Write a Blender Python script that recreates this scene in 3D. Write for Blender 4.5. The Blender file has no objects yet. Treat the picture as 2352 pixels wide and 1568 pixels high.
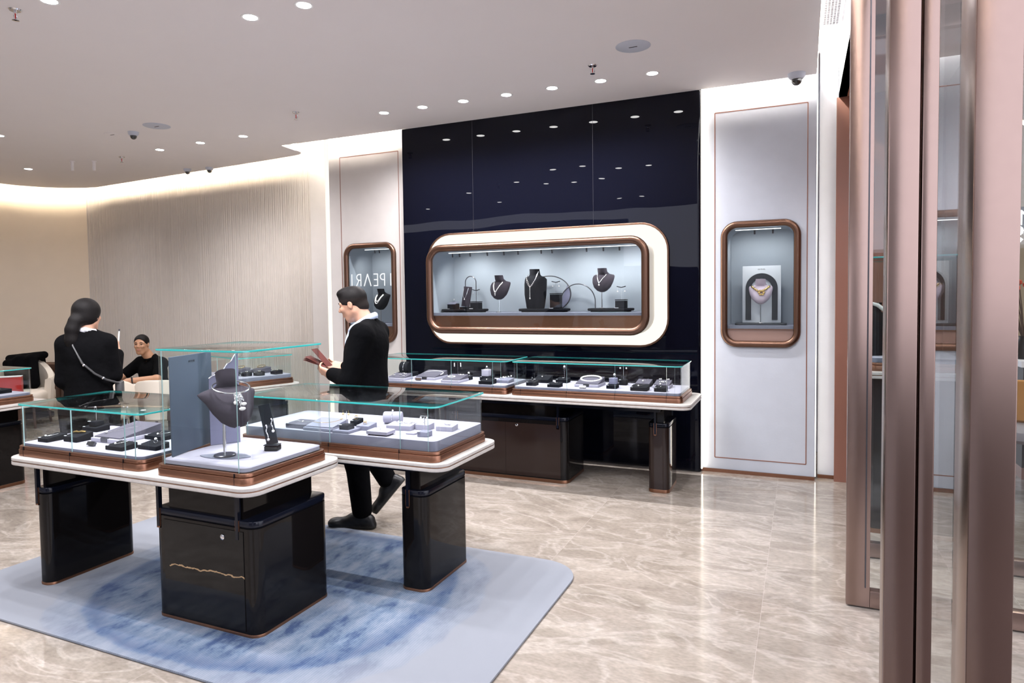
import bpy, math, random
import numpy as np
from mathutils import Vector, Matrix
S = bpy.context.scene
C = S.collection
rnd = random.Random(7)
PI = math.pi

# ------------------------------------------------------------------ camera
F_PX, YAW, PITCH, ROLL, PPX, PPY = 1541.87, .4203737, -.0432313, -.0134596, 1153.15, 748.03
cd = bpy.data.cameras.new('camera'); cam = bpy.data.objects.new('camera', cd); C.objects.link(cam)
fw = Vector((-math.sin(YAW)*math.cos(PITCH), math.cos(YAW)*math.cos(PITCH), math.sin(PITCH)))
rt = Vector((math.cos(YAW), math.sin(YAW), 0)); up = rt.cross(fw)
r2 = rt*math.cos(ROLL)+up*math.sin(ROLL); u2 = -rt*math.sin(ROLL)+up*math.cos(ROLL)
cam.matrix_world = Matrix(((r2.x, u2.x, -fw.x, 0), (r2.y, u2.y, -fw.y, 0), (r2.z, u2.z, -fw.z, 1.6), (0, 0, 0, 1)))
cd.sensor_width = 36; cd.lens = F_PX/2352*36
cd.shift_x = (1176-PPX)/2352; cd.shift_y = -(784-PPY)/2352
cd.clip_start = .02; cd.clip_end = 100
S.camera = cam

# ------------------------------------------------------------------ world, exposure, light levels
w = bpy.data.worlds.new('mall_daylight'); S.world = w; w.use_nodes = True
bg = w.node_tree.nodes['Background']; bg.inputs[0].default_value = (.80, .80, .92, 1); bg.inputs[1].default_value = 1.9
S.view_settings.view_transform = 'Standard'; S.view_settings.look = 'None'
S.view_settings.exposure = 0.78; S.view_settings.gamma = 1.0; S.view_settings.use_curve_mapping = False
SPOT_W = 37.0           # one ceiling downlight
COVE = 80.0              # emission of the cove light strips
NICHE_W = 6.5          # one spotlight inside a wall showcase
COOL = (.985, .96, 1.0); WARM = (1.0, .86, .65)
cy = S.cycles
cy.max_bounces = 10; cy.diffuse_bounces = 4; cy.glossy_bounces = 5; cy.transmission_bounces = 6
cy.transparent_max_bounces = 40; cy.caustics_reflective = False; cy.caustics_refractive = False
cy.sample_clamp_indirect = 4.0; cy.use_denoising = True; cy.blur_glossy = 0.3

# ------------------------------------------------------------------ materials
MT = {}
def nt(m):
    m.use_nodes = True
    return m.node_tree.nodes, m.node_tree.links
def pm(name, col, rough=.5, metal=0., spec=.5, coat=0., emit=None, es=0., noise=0., nscale=30., bump=0., bscale=80., sheen=0., bd=.002):
    m = bpy.data.materials.new(name); n, l = nt(m); b = n['Principled BSDF']
    b.inputs['Base Color'].default_value = (*col, 1); b.inputs['Roughness'].default_value = rough
    b.inputs['Metallic'].default_value = metal; b.inputs['Specular IOR Level'].default_value = spec
    b.inputs['Coat Weight'].default_value = coat; b.inputs['Coat Roughness'].default_value = .03
    b.inputs['Sheen Weight'].default_value = sheen
    if emit: b.inputs['Emission Color'].default_value = (*emit, 1); b.inputs['Emission Strength'].default_value = es
    if noise or bump:
        tc = n.new('ShaderNodeTexCoord')
    if noise:
        t = n.new('ShaderNodeTexNoise'); t.inputs['Scale'].default_value = nscale; t.inputs['Detail'].default_value = 5
        mx = n.new('ShaderNodeMixRGB'); mx.inputs[1].default_value = (*[c*(1-noise) for c in col], 1); mx.inputs[2].default_value = (*[min(1, c*(1+noise)) for c in col], 1)
        l.new(tc.outputs['Object'], t.inputs['Vector']); l.new(t.outputs['Fac'], mx.inputs[0]); l.new(mx.outputs[0], b.inputs['Base Color'])
    if bump:
        t2 = n.new('ShaderNodeTexNoise'); t2.inputs['Scale'].default_value = bscale; t2.inputs['Detail'].default_value = 3
        bp = n.new('ShaderNodeBump'); bp.inputs['Strength'].default_value = bump; bp.inputs['Distance'].default_value = bd
        l.new(tc.outputs['Object'], t2.inputs['Vector']); l.new(t2.outputs['Fac'], bp.inputs['Height']); l.new(bp.outputs[0], b.inputs['Normal'])
    MT[name] = m
    return m
def em(name, col, s):
    m = bpy.data.materials.new(name); n, l = nt(m); n.clear()
    e = n.new('ShaderNodeEmission'); e.inputs[0].default_value = (*col, 1); e.inputs[1].default_value = s
    o = n.new('ShaderNodeOutputMaterial'); l.new(e.outputs[0], o.inputs[0]); MT[name] = m
    return m
def glass(name, tint, f0=.04, gain=1.0):
    m = bpy.data.materials.new(name); n, l = nt(m); n.clear()
    tr = n.new('ShaderNodeBsdfTransparent'); tr.inputs[0].default_value = (*tint, 1)
    gl = n.new('ShaderNodeBsdfGlossy'); gl.inputs['Roughness'].default_value = 0.0
    lw = n.new('ShaderNodeLayerWeight'); lw.inputs[0].default_value = .5
    p = n.new('ShaderNodeMath'); p.operation = 'POWER'; p.inputs[1].default_value = 5
    ml = n.new('ShaderNodeMath'); ml.operation = 'MULTIPLY_ADD'; ml.inputs[1].default_value = gain*(1-f0); ml.inputs[2].default_value = f0; ml.use_clamp = True
    mx = n.new('ShaderNodeMixShader'); o = n.new('ShaderNodeOutputMaterial')
    l.new(lw.outputs['Facing'], p.inputs[0]); l.new(p.outputs[0], ml.inputs[0]); l.new(ml.outputs[0], mx.inputs[0])
    l.new(tr.outputs[0], mx.inputs[1]); l.new(gl.outputs[0], mx.inputs[2]); l.new(mx.outputs[0], o.inputs[0]); MT[name] = m
    return m

glass('glass', (.965, .985, .98), .026); glass('door_glass', (.93, .95, .95), .03)
pm('glass_edge', (.03, .42, .40), .08, 0, .8, coat=.6)
pm('edge_light', (.42, .62, .62), .1, 0, .8, coat=.5)
pm('ceiling_paint', (.88, .85, .865), .9, noise=.015, nscale=3)
pm('plaster', (.57, .605, .675), .85, noise=.05, nscale=9, bump=.25, bscale=60)
pm('plaster_warm', (.60, .565, .535), .85, noise=.05, nscale=9, bump=.25, bscale=60)
pm('flute', (.60, .555, .505), .8, noise=.06, nscale=5)
pm('curve_wall', (.78, .69, .57), .85, noise=.04, nscale=4)
pm('copper', (.30, .15, .095), .32, 1.0, noise=.1, nscale=60)
pm('copper_dark', (.30, .15, .09), .32, 1.0, noise=.1, nscale=60)
pm('copper_frame', (.175, .10, .07), .33, 1.0)
pm('bronze', (.29, .21, .18), .26, 1.0, noise=.04, nscale=40)
pm('bronze_brown', (.27, .125, .09), .3, 0, .5)
pm('stone', (.44, .415, .39), .4, noise=.22, nscale=30)
pm('lacquer', (.006, .005, .005), .05, 0, .21)
pm('lacquer_brown', (.018, .011, .0095), .08, 0, .30)
pm('navy_lacquer', (.005, .0065, .013), .12, 0, .3)
pm('velvet_lavender', (.36, .345, .42), .95, noise=.02, nscale=8)
pm('velvet_grey', (.19, .19, .255), .95)
pm('velvet_purple', (.085, .078, .105), .95, noise=.06, nscale=50)
pm('velvet_black', (.008, .0085, .012), .9, spec=.15)
pm('bust_purple', (.036, .029, .040), .9, spec=.2, noise=.05, nscale=30)
pm('bust_lilac', (.60, .50, .60), .9)
pm('blue_card', (.055, .078, .115), .55)
pm('lilac_card', (.20, .20, .30), .6)
pm('grey_felt', (.19, .20, .26), .9)
pm('niche_blue', (.36, .40, .455), .9, noise=.05, nscale=14)
pm('white', (.82, .82, .84), .5); pm('tag_white', (.6, .6, .62), .5)
pm('card_white', (.66, .69, .75), .6); pm('card_black', (.016, .020, .028), .4); pm('card_pale', (.45, .55, .58), .6)
pm('silver', (.85, .85, .88), .16, 1.0); pm('chrome', (.75, .75, .77), .08, 1.0); pm('gold', (.86, .60, .24), .2, 1.0)
pm('steel_dark', (.09, .09, .10), .3, .8)
pm('pearl', (.86, .83, .81), .18, 0, .7, coat=.6); pm('gold_pearl', (.82, .60, .34), .2, 0, .7, coat=.6)
pm('cream', (.66, .60, .51), .7, bump=.2, bscale=200); pm('cream_top', (.74, .70, .63), .35)
pm('dark_wood', (.065, .034, .022), .4, noise=.25, nscale=12)
pm('black_cloth', (.0025, .0025, .003), .95, spec=.06, bump=.5, bscale=13, bd=.02)
pm('suit', (.0016, .0017, .0022), .9, spec=.05, bump=.6, bscale=11, bd=.02)
pm('leather', (.008, .008, .009), .4, spec=.3); pm('sole', (.010, .010, .010), .6)
pm('shirt_blue', (.50, .60, .78), .8); pm('shirt_white', (.70, .70, .74), .8)
pm('skin', (.43, .235, .155), .5, noise=.05, nscale=40); pm('skin_tan', (.40, .21, .12), .5, noise=.05, nscale=40)
pm('lips', (.42, .16, .13), .45); pm('hair', (.0045, .0035, .0035), .6, spec=.15, bump=.6, bscale=220); pm('hair_fade', (.016, .0125, .0115), .85, spec=.1, bump=.6, bscale=300)
pm('eye', (.02, .015, .012), .2); pm('red', (.52, .025, .02), .4); pm('folder', (.075, .012, .008), .6, spec=.2)
pm('bag', (.035, .035, .036), .5); pm('dome', (.012, .012, .013), .08, coat=1)
pm('light_blue_cover', (.56, .60, .70), .5); pm('dark_slot', (.02, .02, .03), .6)
pm('red_bulb', (.7, .03, .03), .2)
pm('mall_beige', (.40, .31, .20), .8, noise=.1, nscale=3); pm('mall_front', (.05, .028, .02), .7); pm('mall_floor', (.055, .028, .018), .5); pm('mall_dark', (.03, .027, .025), .6); pm('orange_cloth', (.55, .27, .08), .8)
pm('grey_cloth', (.32, .31, .34), .8); pm('red_blossom', (.6, .1, .05), .7); pm('twig', (.10, .06, .04), .8)
em('lamp', (1, .98, .97), 26); em('cove', WARM, COVE); em('cove_right', (1.0, .92, .82), COVE*2.0); em('halo', (1.0, .95, .85), .66)
em('led', (1.0, .92, .80), .72); em('bar', (.95, .97, 1.0), 1.6); em('edge_led', (1.0, .90, .76), 4); em('sign_white', (1, 1, 1), 1.6); em('letters', (.95, .97, 1), .62); em('mall_lamp', (1, .85, .6), 4)  # letters: glow standing in for a sign reflected in the far window

# black glossy wall: slightly wavy lacquered glass
m = pm('black_glass', (.0025, .003, .0075), .012, 0, .19); n, l = nt(m)
tc = n.new('ShaderNodeTexCoord'); t = n.new('ShaderNodeTexNoise'); t.inputs['Scale'].default_value = 1.3; t.inputs['Detail'].default_value = 1
bp = n.new('ShaderNodeBump'); bp.inputs['Strength'].default_value = .25; bp.inputs['Distance'].default_value = .012
l.new(tc.outputs['Object'], t.inputs['Vector']); l.new(t.outputs['Fac'], bp.inputs['Height']); l.new(bp.outputs[0], n['Principled BSDF'].inputs['Normal'])

def math_node(n, op, a=None, b=None, c=None):
    x = n.new('ShaderNodeMath'); x.operation = op
    for i, v in enumerate((a, b, c)):
        if isinstance(v, (int, float)): x.inputs[i].default_value = v
    return x
# marble floor: large slabs, each with its own piece of a veined cloud
m = pm('marble', (.6, .55, .51), .11, 0, .40); n, l = nt(m); b = n['Principled BSDF']
tc = n.new('ShaderNodeTexCoord'); sc = n.new('ShaderNodeMapping'); sc.inputs['Scale'].default_value = (1/1.2, 1/.9, 0); sc.inputs['Location'].default_value = (.15, .32, 0)
fl = n.new('ShaderNodeVectorMath'); fl.operation = 'FLOOR'; wn = n.new('ShaderNodeTexWhiteNoise')
l.new(tc.outputs['Object'], sc.inputs[0]); l.new(sc.outputs[0], fl.inputs[0]); l.new(fl.outputs[0], wn.inputs['Vector'])
ml = n.new('ShaderNodeVectorMath'); ml.operation = 'MULTIPLY_ADD'; ml.inputs[1].default_value = (9, 9, 9)
l.new(wn.outputs['Color'], ml.inputs[0]); st = n.new('ShaderNodeMapping'); st.inputs['Scale'].default_value = (1.0, 1.9, 1)
l.new(tc.outputs['Object'], st.inputs[0]); l.new(st.outputs[0], ml.inputs[2])
n1 = n.new('ShaderNodeTexNoise'); n1.inputs['Scale'].default_value = 2.4; n1.inputs['Detail'].default_value = 9; n1.inputs['Roughness'].default_value = .62; n1.inputs['Distortion'].default_value = .9
n2 = n.new('ShaderNodeTexNoise'); n2.inputs['Scale'].default_value = 1.7; n2.inputs['Detail'].default_value = 6; n2.inputs['Distortion'].default_value = 1.6
n3 = n.new('ShaderNodeTexNoise'); n3.inputs['Scale'].default_value = 38; n3.inputs['Detail'].default_value = 4
for q in (n1, n2, n3): l.new(ml.outputs[0], q.inputs['Vector'])
cr = n.new('ShaderNodeValToRGB'); cr.color_ramp.elements[0].position = .25; cr.color_ramp.elements[0].color = (.165, .138, .113, 1)
cr.color_ramp.elements[1].position = .70; cr.color_ramp.elements[1].color = (.305, .268, .230, 1); l.new(n1.outputs['Fac'], cr.inputs[0])
v1 = math_node(n, 'SUBTRACT', None, .5); v2 = math_node(n, 'ABSOLUTE'); l.new(n2.outputs['Fac'], v1.inputs[0]); l.new(v1.outputs[0], v2.inputs[0])
cv = n.new('ShaderNodeValToRGB'); cv.color_ramp.elements[0].position = .0; cv.color_ramp.elements[0].color = (.38, .38, .38, 1); cv.color_ramp.elements[1].position = .05; cv.color_ramp.elements[1].color = (0, 0, 0, 1)
l.new(v2.outputs[0], cv.inputs[0]); mx = n.new('ShaderNodeMixRGB'); mx.inputs[2].default_value = (.42, .385, .345, 1)
l.new(cv.outputs[0], mx.inputs[0]); l.new(cr.outputs[0], mx.inputs[1])
sp = n.new('ShaderNodeMixRGB'); sp.blend_type = 'OVERLAY'; sp.inputs[0].default_value = .3; l.new(mx.outputs[0], sp.inputs[1]); l.new(n3.outputs['Fac'], sp.inputs[2])
fr = n.new('ShaderNodeVectorMath'); fr.operation = 'FRACTION'; l.new(sc.outputs[0], fr.inputs[0]); sx = n.new('ShaderNodeSeparateXYZ'); l.new(fr.outputs[0], sx.inputs[0])
e1 = math_node(n, 'LESS_THAN', None, .0016); e2 = math_node(n, 'LESS_THAN', None, .0022); e3 = math_node(n, 'MAXIMUM')
l.new(sx.outputs[0], e1.inputs[0]); l.new(sx.outputs[1], e2.inputs[0]); l.new(e1.outputs[0], e3.inputs[0]); l.new(e2.outputs[0], e3.inputs[1])
mj = n.new('ShaderNodeMixRGB'); mj.inputs[2].default_value = (.34, .30, .27, 1); l.new(e3.outputs[0], mj.inputs[0]); l.new(sp.outputs[0], mj.inputs[1])
l.new(mj.outputs[0], b.inputs['Base Color'])

# rug: pale ground with a watery blue oval, ribbed pile
m = pm('rug', (.6, .62, .7), 1.0, 0, .1, sheen=.1); n, l = nt(m); b = n['Principled BSDF']
tc = n.new('ShaderNodeTexCoord'); nz = n.new('ShaderNodeTexNoise'); nz.inputs['Scale'].default_value = 4.5; nz.inputs['Detail'].default_value = 7
l.new(tc.outputs['Object'], nz.inputs['Vector'])
sx = n.new('ShaderNodeSeparateXYZ'); l.new(tc.outputs['Object'], sx.inputs[0])
def axis(out, c, r):
    a = math_node(n, 'SUBTRACT', None, c); l.new(out, a.inputs[0]); d = math_node(n, 'DIVIDE', None, r); l.new(a.outputs[0], d.inputs[0])
    ab = math_node(n, 'ABSOLUTE'); l.new(d.outputs[0], ab.inputs[0]); p = math_node(n, 'POWER', None, 2.5); l.new(ab.outputs[0], p.inputs[0]); return p
ax, ay = axis(sx.outputs[0], -2.66, 1.04), axis(sx.outputs[1], 2.86, .87)
ad = math_node(n, 'ADD'); l.new(ax.outputs[0], ad.inputs[0]); l.new(ay.outputs[0], ad.inputs[1])
rr_ = math_node(n, 'POWER', None, .4); l.new(ad.outputs[0], rr_.inputs[0])
nw = math_node(n, 'MULTIPLY_ADD', None, .10, -.05); l.new(nz.outputs['Fac'], nw.inputs[0]); rad_ = math_node(n, 'ADD'); l.new(rr_.outputs[0], rad_.inputs[0]); l.new(nw.outputs[0], rad_.inputs[1]); rad = math_node(n, 'MULTIPLY', None, .5); l.new(rad_.outputs[0], rad.inputs[0])
mp = n.new('ShaderNodeMapping'); mp.inputs['Scale'].default_value = (9, 4.2, 1); l.new(tc.outputs['Object'], mp.inputs[0])
mo = n.new('ShaderNodeTexNoise'); mo.inputs['Scale'].default_value = 1.0; mo.inputs['Detail'].default_value = 8; mo.inputs['Roughness'].default_value = .65; l.new(mp.outputs[0], mo.inputs['Vector'])
cm = n.new('ShaderNodeValToRGB'); el = cm.color_ramp.elements; el[0].position = .36; el[0].color = (.040, .070, .155, 1); el[1].position = .64; el[1].color = (.225, .265, .335, 1)
e = el.new(.47); e.color = (.125, .175, .255, 1); l.new(mo.outputs['Fac'], cm.inputs[0])
# darker crescent just inside the oval
cb = n.new('ShaderNodeValToRGB'); el = cb.color_ramp.elements; el[0].position = .39; el[0].color = (0, 0, 0, 1); el[1].position = .49; el[1].color = (0, 0, 0, 1); e = el.new(.455); e.color = (1, 1, 1, 1); l.new(rad.outputs[0], cb.inputs[0])
nm = math_node(n, 'MULTIPLY'); l.new(cb.outputs[0], nm.inputs[0]); l.new(mo.outputs['Fac'], nm.inputs[1])
md = n.new('ShaderNodeMixRGB'); md.inputs[2].default_value = (.022, .045, .125, 1); l.new(nm.outputs[0], md.inputs[0]); l.new(cm.outputs[0], md.inputs[1])
ch = n.new('ShaderNodeValToRGB'); el = ch.color_ramp.elements; el[0].position = .468; el[0].color = (1, 1, 1, 1); el[1].position = .560; el[1].color = (0, 0, 0, 1); e = el.new(.478); e.color = (.48, .48, .48, 1); e = el.new(.552); e.color = (.22, .22, .22, 1); l.new(rad.outputs[0], ch.inputs[0])
mg = n.new('ShaderNodeMixRGB'); mg.inputs[1].default_value = (.19, .203, .230, 1); l.new(ch.outputs[0], mg.inputs[0]); l.new(md.outputs[0], mg.inputs[2])
wv = n.new('ShaderNodeTexWave'); wv.bands_direction = 'X'; wv.inputs['Scale'].default_value = 26; wv.inputs['Distortion'].default_value = .8; l.new(tc.outputs['Object'], wv.inputs['Vector'])
rb = n.new('ShaderNodeMixRGB'); rb.blend_type = 'MULTIPLY'; rbf = math_node(n, 'MULTIPLY', None, .28); l.new(ch.outputs[0], rbf.inputs[0]); l.new(rbf.outputs[0], rb.inputs[0]); l.new(mg.outputs[0], rb.inputs[1]); l.new(wv.outputs['Color'], rb.inputs[2])
l.new(rb.outputs[0], b.inputs['Base Color'])
# lacquer door with one gold vein
m = pm('lacquer_vein', (.010, .0095, .009), .05, 0, .21); n, l = nt(m); b = n['Principled BSDF']
tc = n.new('ShaderNodeTexCoord'); sx = n.new('ShaderNodeSeparateXYZ'); l.new(tc.outputs['Object'], sx.inputs[0])
nz = n.new('ShaderNodeTexNoise'); nz.inputs['Scale'].default_value = 14; nz.inputs['Detail'].default_value = 5; l.new(tc.outputs['Object'], nz.inputs['Vector'])
a1 = math_node(n, 'MULTIPLY_ADD', None, .06, -.03); l.new(nz.outputs['Fac'], a1.inputs[0])
a2 = math_node(n, 'ADD'); l.new(sx.outputs[2], a2.inputs[0]); l.new(a1.outputs[0], a2.inputs[1])
a3 = math_node(n, 'SUBTRACT', None, .297); l.new(a2.outputs[0], a3.inputs[0]); a4 = math_node(n, 'ABSOLUTE'); l.new(a3.outputs[0], a4.inputs[0])
a5 = math_node(n, 'LESS_THAN', None, .0035); l.new(a4.outputs[0], a5.inputs[0])
a6 = math_node(n, 'GREATER_THAN', None, .27); l.new(sx.outputs[0], a6.inputs[0]); a7 = math_node(n, 'MULTIPLY'); l.new(a5.outputs[0], a7.inputs[0]); l.new(a6.outputs[0], a7.inputs[1])
mx = n.new('ShaderNodeMixRGB'); mx.inputs[1].default_value = (.009, .0085, .0085, 1); mx.inputs[2].default_value = (.36, .24, .13, 1); l.new(a7.outputs[0], mx.inputs[0]); l.new(mx.outputs[0], b.inputs['Base Color'])

# ------------------------------------------------------------------ mesh helpers
def rr(x0, x1, y0, y1, r, k=6):
    r = max(1e-4, min(r, (x1-x0)/2-1e-4, (y1-y0)/2-1e-4)); out = []
    for cx, cy_, a in ((x1-r, y0+r, -PI/2), (x1-r, y1-r, 0), (x0+r, y1-r, PI/2), (x0+r, y0+r, PI)):
        for i in range(k+1):
            t = a+PI/2*i/k; out.append((cx+r*math.cos(t), cy_+r*math.sin(t)))
    return out
class MB:
    def __init__(s): s.v = []; s.f = []; s.m = []
    def add(s, vs, fs, m=0):
        o = len(s.v); s.v += [tuple(p) for p in vs]
        for f in fs: s.f.append([i+o for i in f]); s.m.append(m)
        return s
    def box(s, x0, x1, y0, y1, z0, z1, m=0, sides=None):
        v = [(x0, y0, z0), (x1, y0, z0), (x1, y1, z0), (x0, y1, z0), (x0, y0, z1), (x1, y0, z1), (x1, y1, z1), (x0, y1, z1)]
        fs = [(3, 2, 1, 0), (4, 5, 6, 7), (0, 1, 5, 4), (1, 2, 6, 5), (2, 3, 7, 6), (3, 0, 4, 7)]
        o = len(s.v); s.v += v
        for i, f in enumerate(fs): s.f.append([q+o for q in f]); s.m.append(sides.get(i, m) if sides else m)
        return s
    def rings(s, rings, m=0, cap0=True, cap1=True, closed=True, ms=None):
        o = len(s.v); k = len(rings[0])
        for r in rings: s.v += [tuple(p) for p in r]
        for i in range(len(rings)-1):
            for j in range(k if closed else k-1):
                a, b2 = o+i*k+j, o+i*k+(j+1) % k
                s.f.append([a, b2, b2+k, a+k]); s.m.append(ms[i] if ms else m)
        if cap0: s.f.append([o+j for j in range(k)][::-1]); s.m.append(m)
        if cap1: s.f.append([o+(len(rings)-1)*k+j for j in range(k)]); s.m.append(m)
        return s
    def rbox(s, x0, x1, y0, y1, z0, z1, r, bev=0., k=6, m=0, side=None):
        R = lambda d, z: [(x, y, z) for x, y in rr(x0+d, x1-d, y0+d, y1-d, r-d if r > d else 1e-3, k)]
        if bev:
            L = [R(bev, z0), R(0, z0+bev), R(0, z1-bev), R(bev*.3, z1-bev*.3), R(bev, z1)]
        else: L = [R(0, z0), R(0, z1)]
        return s.rings(L, m, ms=[side]*(len(L)-1) if side is not None else None)
    def tube(s, pts, r, k=8, closed=False, m=0, flat=1.0):
        P = [Vector(p) for p in pts]; N = len(P); rg = []; prev = None
        for i, p in enumerate(P):
            d = (P[(i+1) % N]-P[i-1]) if closed else (P[min(i+1, N-1)]-P[max(i-1, 0)])
            d.normalize()
            if prev is None:
                a = Vector((0, 0, 1)) if abs(d.z) < .9 else Vector((1, 0, 0)); u = d.cross(a).normalized()
            else: u = (prev-d*prev.dot(d)).normalized()
            prev = u; v = d.cross(u); ri = r(i/(N-1)) if callable(r) else r
            rg.append([p+(u*math.cos(2*PI*j/k)+v*math.sin(2*PI*j/k)*flat)*ri for j in range(k)])
        if closed: rg.append(rg[0]); return s.rings(rg, m, False, False)
        return s.rings(rg, m)
    def lathe(s, prof, k=20, c=(0, 0, 0), m=0):
        return s.rings([[(c[0]+r*math.cos(2*PI*j/k), c[1]+r*math.sin(2*PI*j/k), c[2]+z) for j in range(k)] for r, z in prof], m)
    def ball(s, c, r, k=12, m=0, sc=(1, 1, 1)):
        L = []
        for i in range(k//2+1):
            t = -PI/2+PI*(i+.001)/(k//2+.002); L.append([(c[0]+r*sc[0]*math.cos(t)*math.cos(2*PI*j/k), c[1]+r*sc[1]*math.cos(t)*math.sin(2*PI*j/k), c[2]+r*sc[2]*math.sin(t)) for j in range(k)])
        return s.rings(L, m)
    def xf(s, M):
        s.v = [tuple(M @ Vector(p)) for p in s.v]; return s
    def build(s, name, mats, parent=None, smooth=35):
        me = bpy.data.meshes.new(name); me.from_pydata(s.v, [], s.f); me.validate()
        if isinstance(mats, str): mats = [mats]
        for q in mats: me.materials.append(MT[q])
        if len(mats) > 1: me.polygons.foreach_set('material_index', s.m[:len(me.polygons)])
        if smooth:
            me.polygons.foreach_set('use_smooth', [True]*len(me.polygons)); me.set_sharp_from_angle(angle=math.radians(smooth))
        me.update()
        o = bpy.data.objects.new(name, me); C.objects.link(o); o.parent = parent
        return o
def tag(o, label=None, cat=None, group=None, kind=None):
    if label: o['label'] = label
    if cat: o['category'] = cat
    if group: o['group'] = group
    if kind: o['kind'] = kind
    return o
def thing(name, label, cat, loc=(0, 0, 0), rz=0, group=None):
    o = bpy.data.objects.new(name, None); C.objects.link(o); o.location = loc; o.rotation_euler = (0, 0, rz); o.empty_display_size = .05
    return tag(o, label, cat, group)
def struct(o, label=None, cat='wall'):
    return tag(o, label, cat, None, 'structure')
def dup(root, loc, rz=0, label=None, group=None):
    r = root.copy(); C.objects.link(r); r.location = loc; r.rotation_euler = (0, 0, rz)
    if label: r['label'] = label
    if group: r['group'] = group
    for ch in list(root.children):
        c = ch.copy(); C.objects.link(c); c.parent = r
        for g in ch.children:
            d = g.copy(); C.objects.link(d); d.parent = c
    return r
def flat_hole(outer, holes, name, mats, y, parent=None):
    """a face in the plane Y = y (points are x, z) with holes in it"""
    import bmesh
    bm = bmesh.new(); es = []
    for loop in [outer]+holes:
        vs = [bm.verts.new((p[0], y, p[1])) for p in loop]
        es += [bm.edges.new((vs[i], vs[(i+1) % len(vs)])) for i in range(len(vs))]
    bmesh.ops.triangle_fill(bm, edges=es, use_beauty=True)
    bmesh.ops.recalc_face_normals(bm, faces=bm.faces)
    if sum((f.normal.y*f.calc_area()) for f in bm.faces) > 0: bmesh.ops.reverse_faces(bm, faces=bm.faces)
    return bm
# ------------------------------------------------------------------ the room
CZ = 3.388
struct(MB().box(-14, .3, -1.6, 9, -.05, 0).box(.3, 12, 1.3, 14, -.05, 0).build('floor', 'marble', smooth=0), 'beige veined marble slab floor', 'floor')
struct(MB().box(.3, 12, -9, 1.3, -.05, 0).box(-14, .3, -9, -1.6, -.05, 0).build('floor_mall', 'mall_floor', smooth=0), 'dark floor of the mall outside', 'floor')
edge = [(.10, -1.5), (.10, 6.16), (-5.53, 6.16), (-5.57, 6.42)] + [(-5.78+.22*math.cos(t)+.0, 6.47+.19*math.sin(t)) for t in (0, .35, .75, 1.15, 1.5)] + \
       [(-6.4, 6.73), (-9.83, 7.04)] + [(-9.95+1.0*math.cos(t), 6.06+1.0*math.sin(t)) for t in (1.65, 1.9, 2.2, 2.5, 2.8, 3.1)] + [(-10.97, 5.6), (-11.0, -1.5)]
m_ = MB(); m_.rings([[(x, y, CZ) for x, y in edge], [(x, y, CZ+.04) for x, y in edge]])
struct(m_.build('ceiling', 'ceiling_paint', smooth=0), 'smooth white suspended ceiling with rounded lit edges', 'ceiling')
struct(MB().box(-12.5, .45, -1.6, 7.5, 3.75, 3.8).build('ceiling_upper', 'ceiling_paint', smooth=0), 'upper ceiling above the light coves', 'ceiling')

def plaster_panel(name, x0, x1, hole, mat, label):
    bm = flat_hole([(x0, .03), (x1, .03), (x1, 3.75), (x0, 3.75)], [hole], name, mat, 6.25)
    me = bpy.data.meshes.new(name); bm.to_mesh(me); bm.free(); me.materials.append(MT[mat])
    o = bpy.data.objects.new(name, me); C.objects.link(o)
    md = o.modifiers.new('depth', 'SOLIDIFY'); md.thickness = .06; md.offset = -1
    return struct(o, label, 'wall')
def rrz(x0, x1, z0, z1, r): return rr(x0, x1, z0, z1, r, 8)
plaster_panel('wall_back_near', -.825, .105, rrz(-.635, -.033, 1.155, 2.205, .12), 'plaster', 'pale plaster wall panel with the pink bust window')
plaster_panel('wall_back_far', -4.93, -3.895, rrz(-4.71, -4.077, 1.135, 2.19, .12), 'plaster_warm', 'warm grey plaster wall panel behind the walking man')
for i, (x0, x1) in enumerate(((-.710, .038), (-4.775, -4.0))):
    t = .004; m_ = MB()
    for a in ((x0, x1, 3.19-t, 3.19+t), (x0, x1, .132-t, .132+t), (x0-t, x0+t, .132, 3.19), (x1-t, x1+t, .132, 3.19)):
        m_.box(a[0], a[1], 6.2485, 6.256, a[2], a[3])
    struct(m_.build('trim_%d' % (i+1), 'bronze_brown', smooth=0), 'thin brown inlay line framing the %s plaster panel' % ('pale' if i == 0 else 'warm grey'), 'trim')
struct(MB().box(-.825, .105, 6.235, 6.30, 0, .03).build('baseboard_near', 'copper', smooth=0), 'copper skirting strip under the pale plaster panel', 'skirting')
struct(MB().box(-4.93, -3.895, 6.235, 6.30, 0, .03).build('baseboard_far', 'copper', smooth=0), 'copper skirting strip under the warm grey plaster panel', 'skirting')
struct(MB().box(.13, .27, 6.36, 6.42, .03, 3.75).build('wall_recess', 'plaster', smooth=0), 'narrow recessed plaster strip lit from its edge', 'wall')
struct(MB().box(.13, .27, 6.35, 6.41, 0, .03).build('baseboard_recess', 'copper', smooth=0), 'copper skirting under the narrow recessed strip', 'skirting')
struct(MB().box(.108, .114, 6.262, 6.30, .03, 3.6).build('trim_3', 'edge_led', smooth=0), 'vertical light strip behind the pale panel', 'light')
struct(MB().box(-.818, -.812, 6.185, 6.235, .03, 3.40).build('trim_4', 'edge_led', smooth=0), 'vertical light strip beside the black wall', 'light')
struct(MB().box(-12, 12, -9, -8.8, 0, 2.5).build('wall_mall_front', 'mall_front', smooth=0), 'dark shop fronts across the mall, unseen, added for reflections in the posts', 'wall')  # unseen low wall, added to darken what the bronze posts reflect
struct(MB().box(-12.6, .45, 7.4, 7.5, 0, 3.8).build('wall_outer', 'plaster', smooth=0), 'wall behind the lit panels', 'wall')

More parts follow.
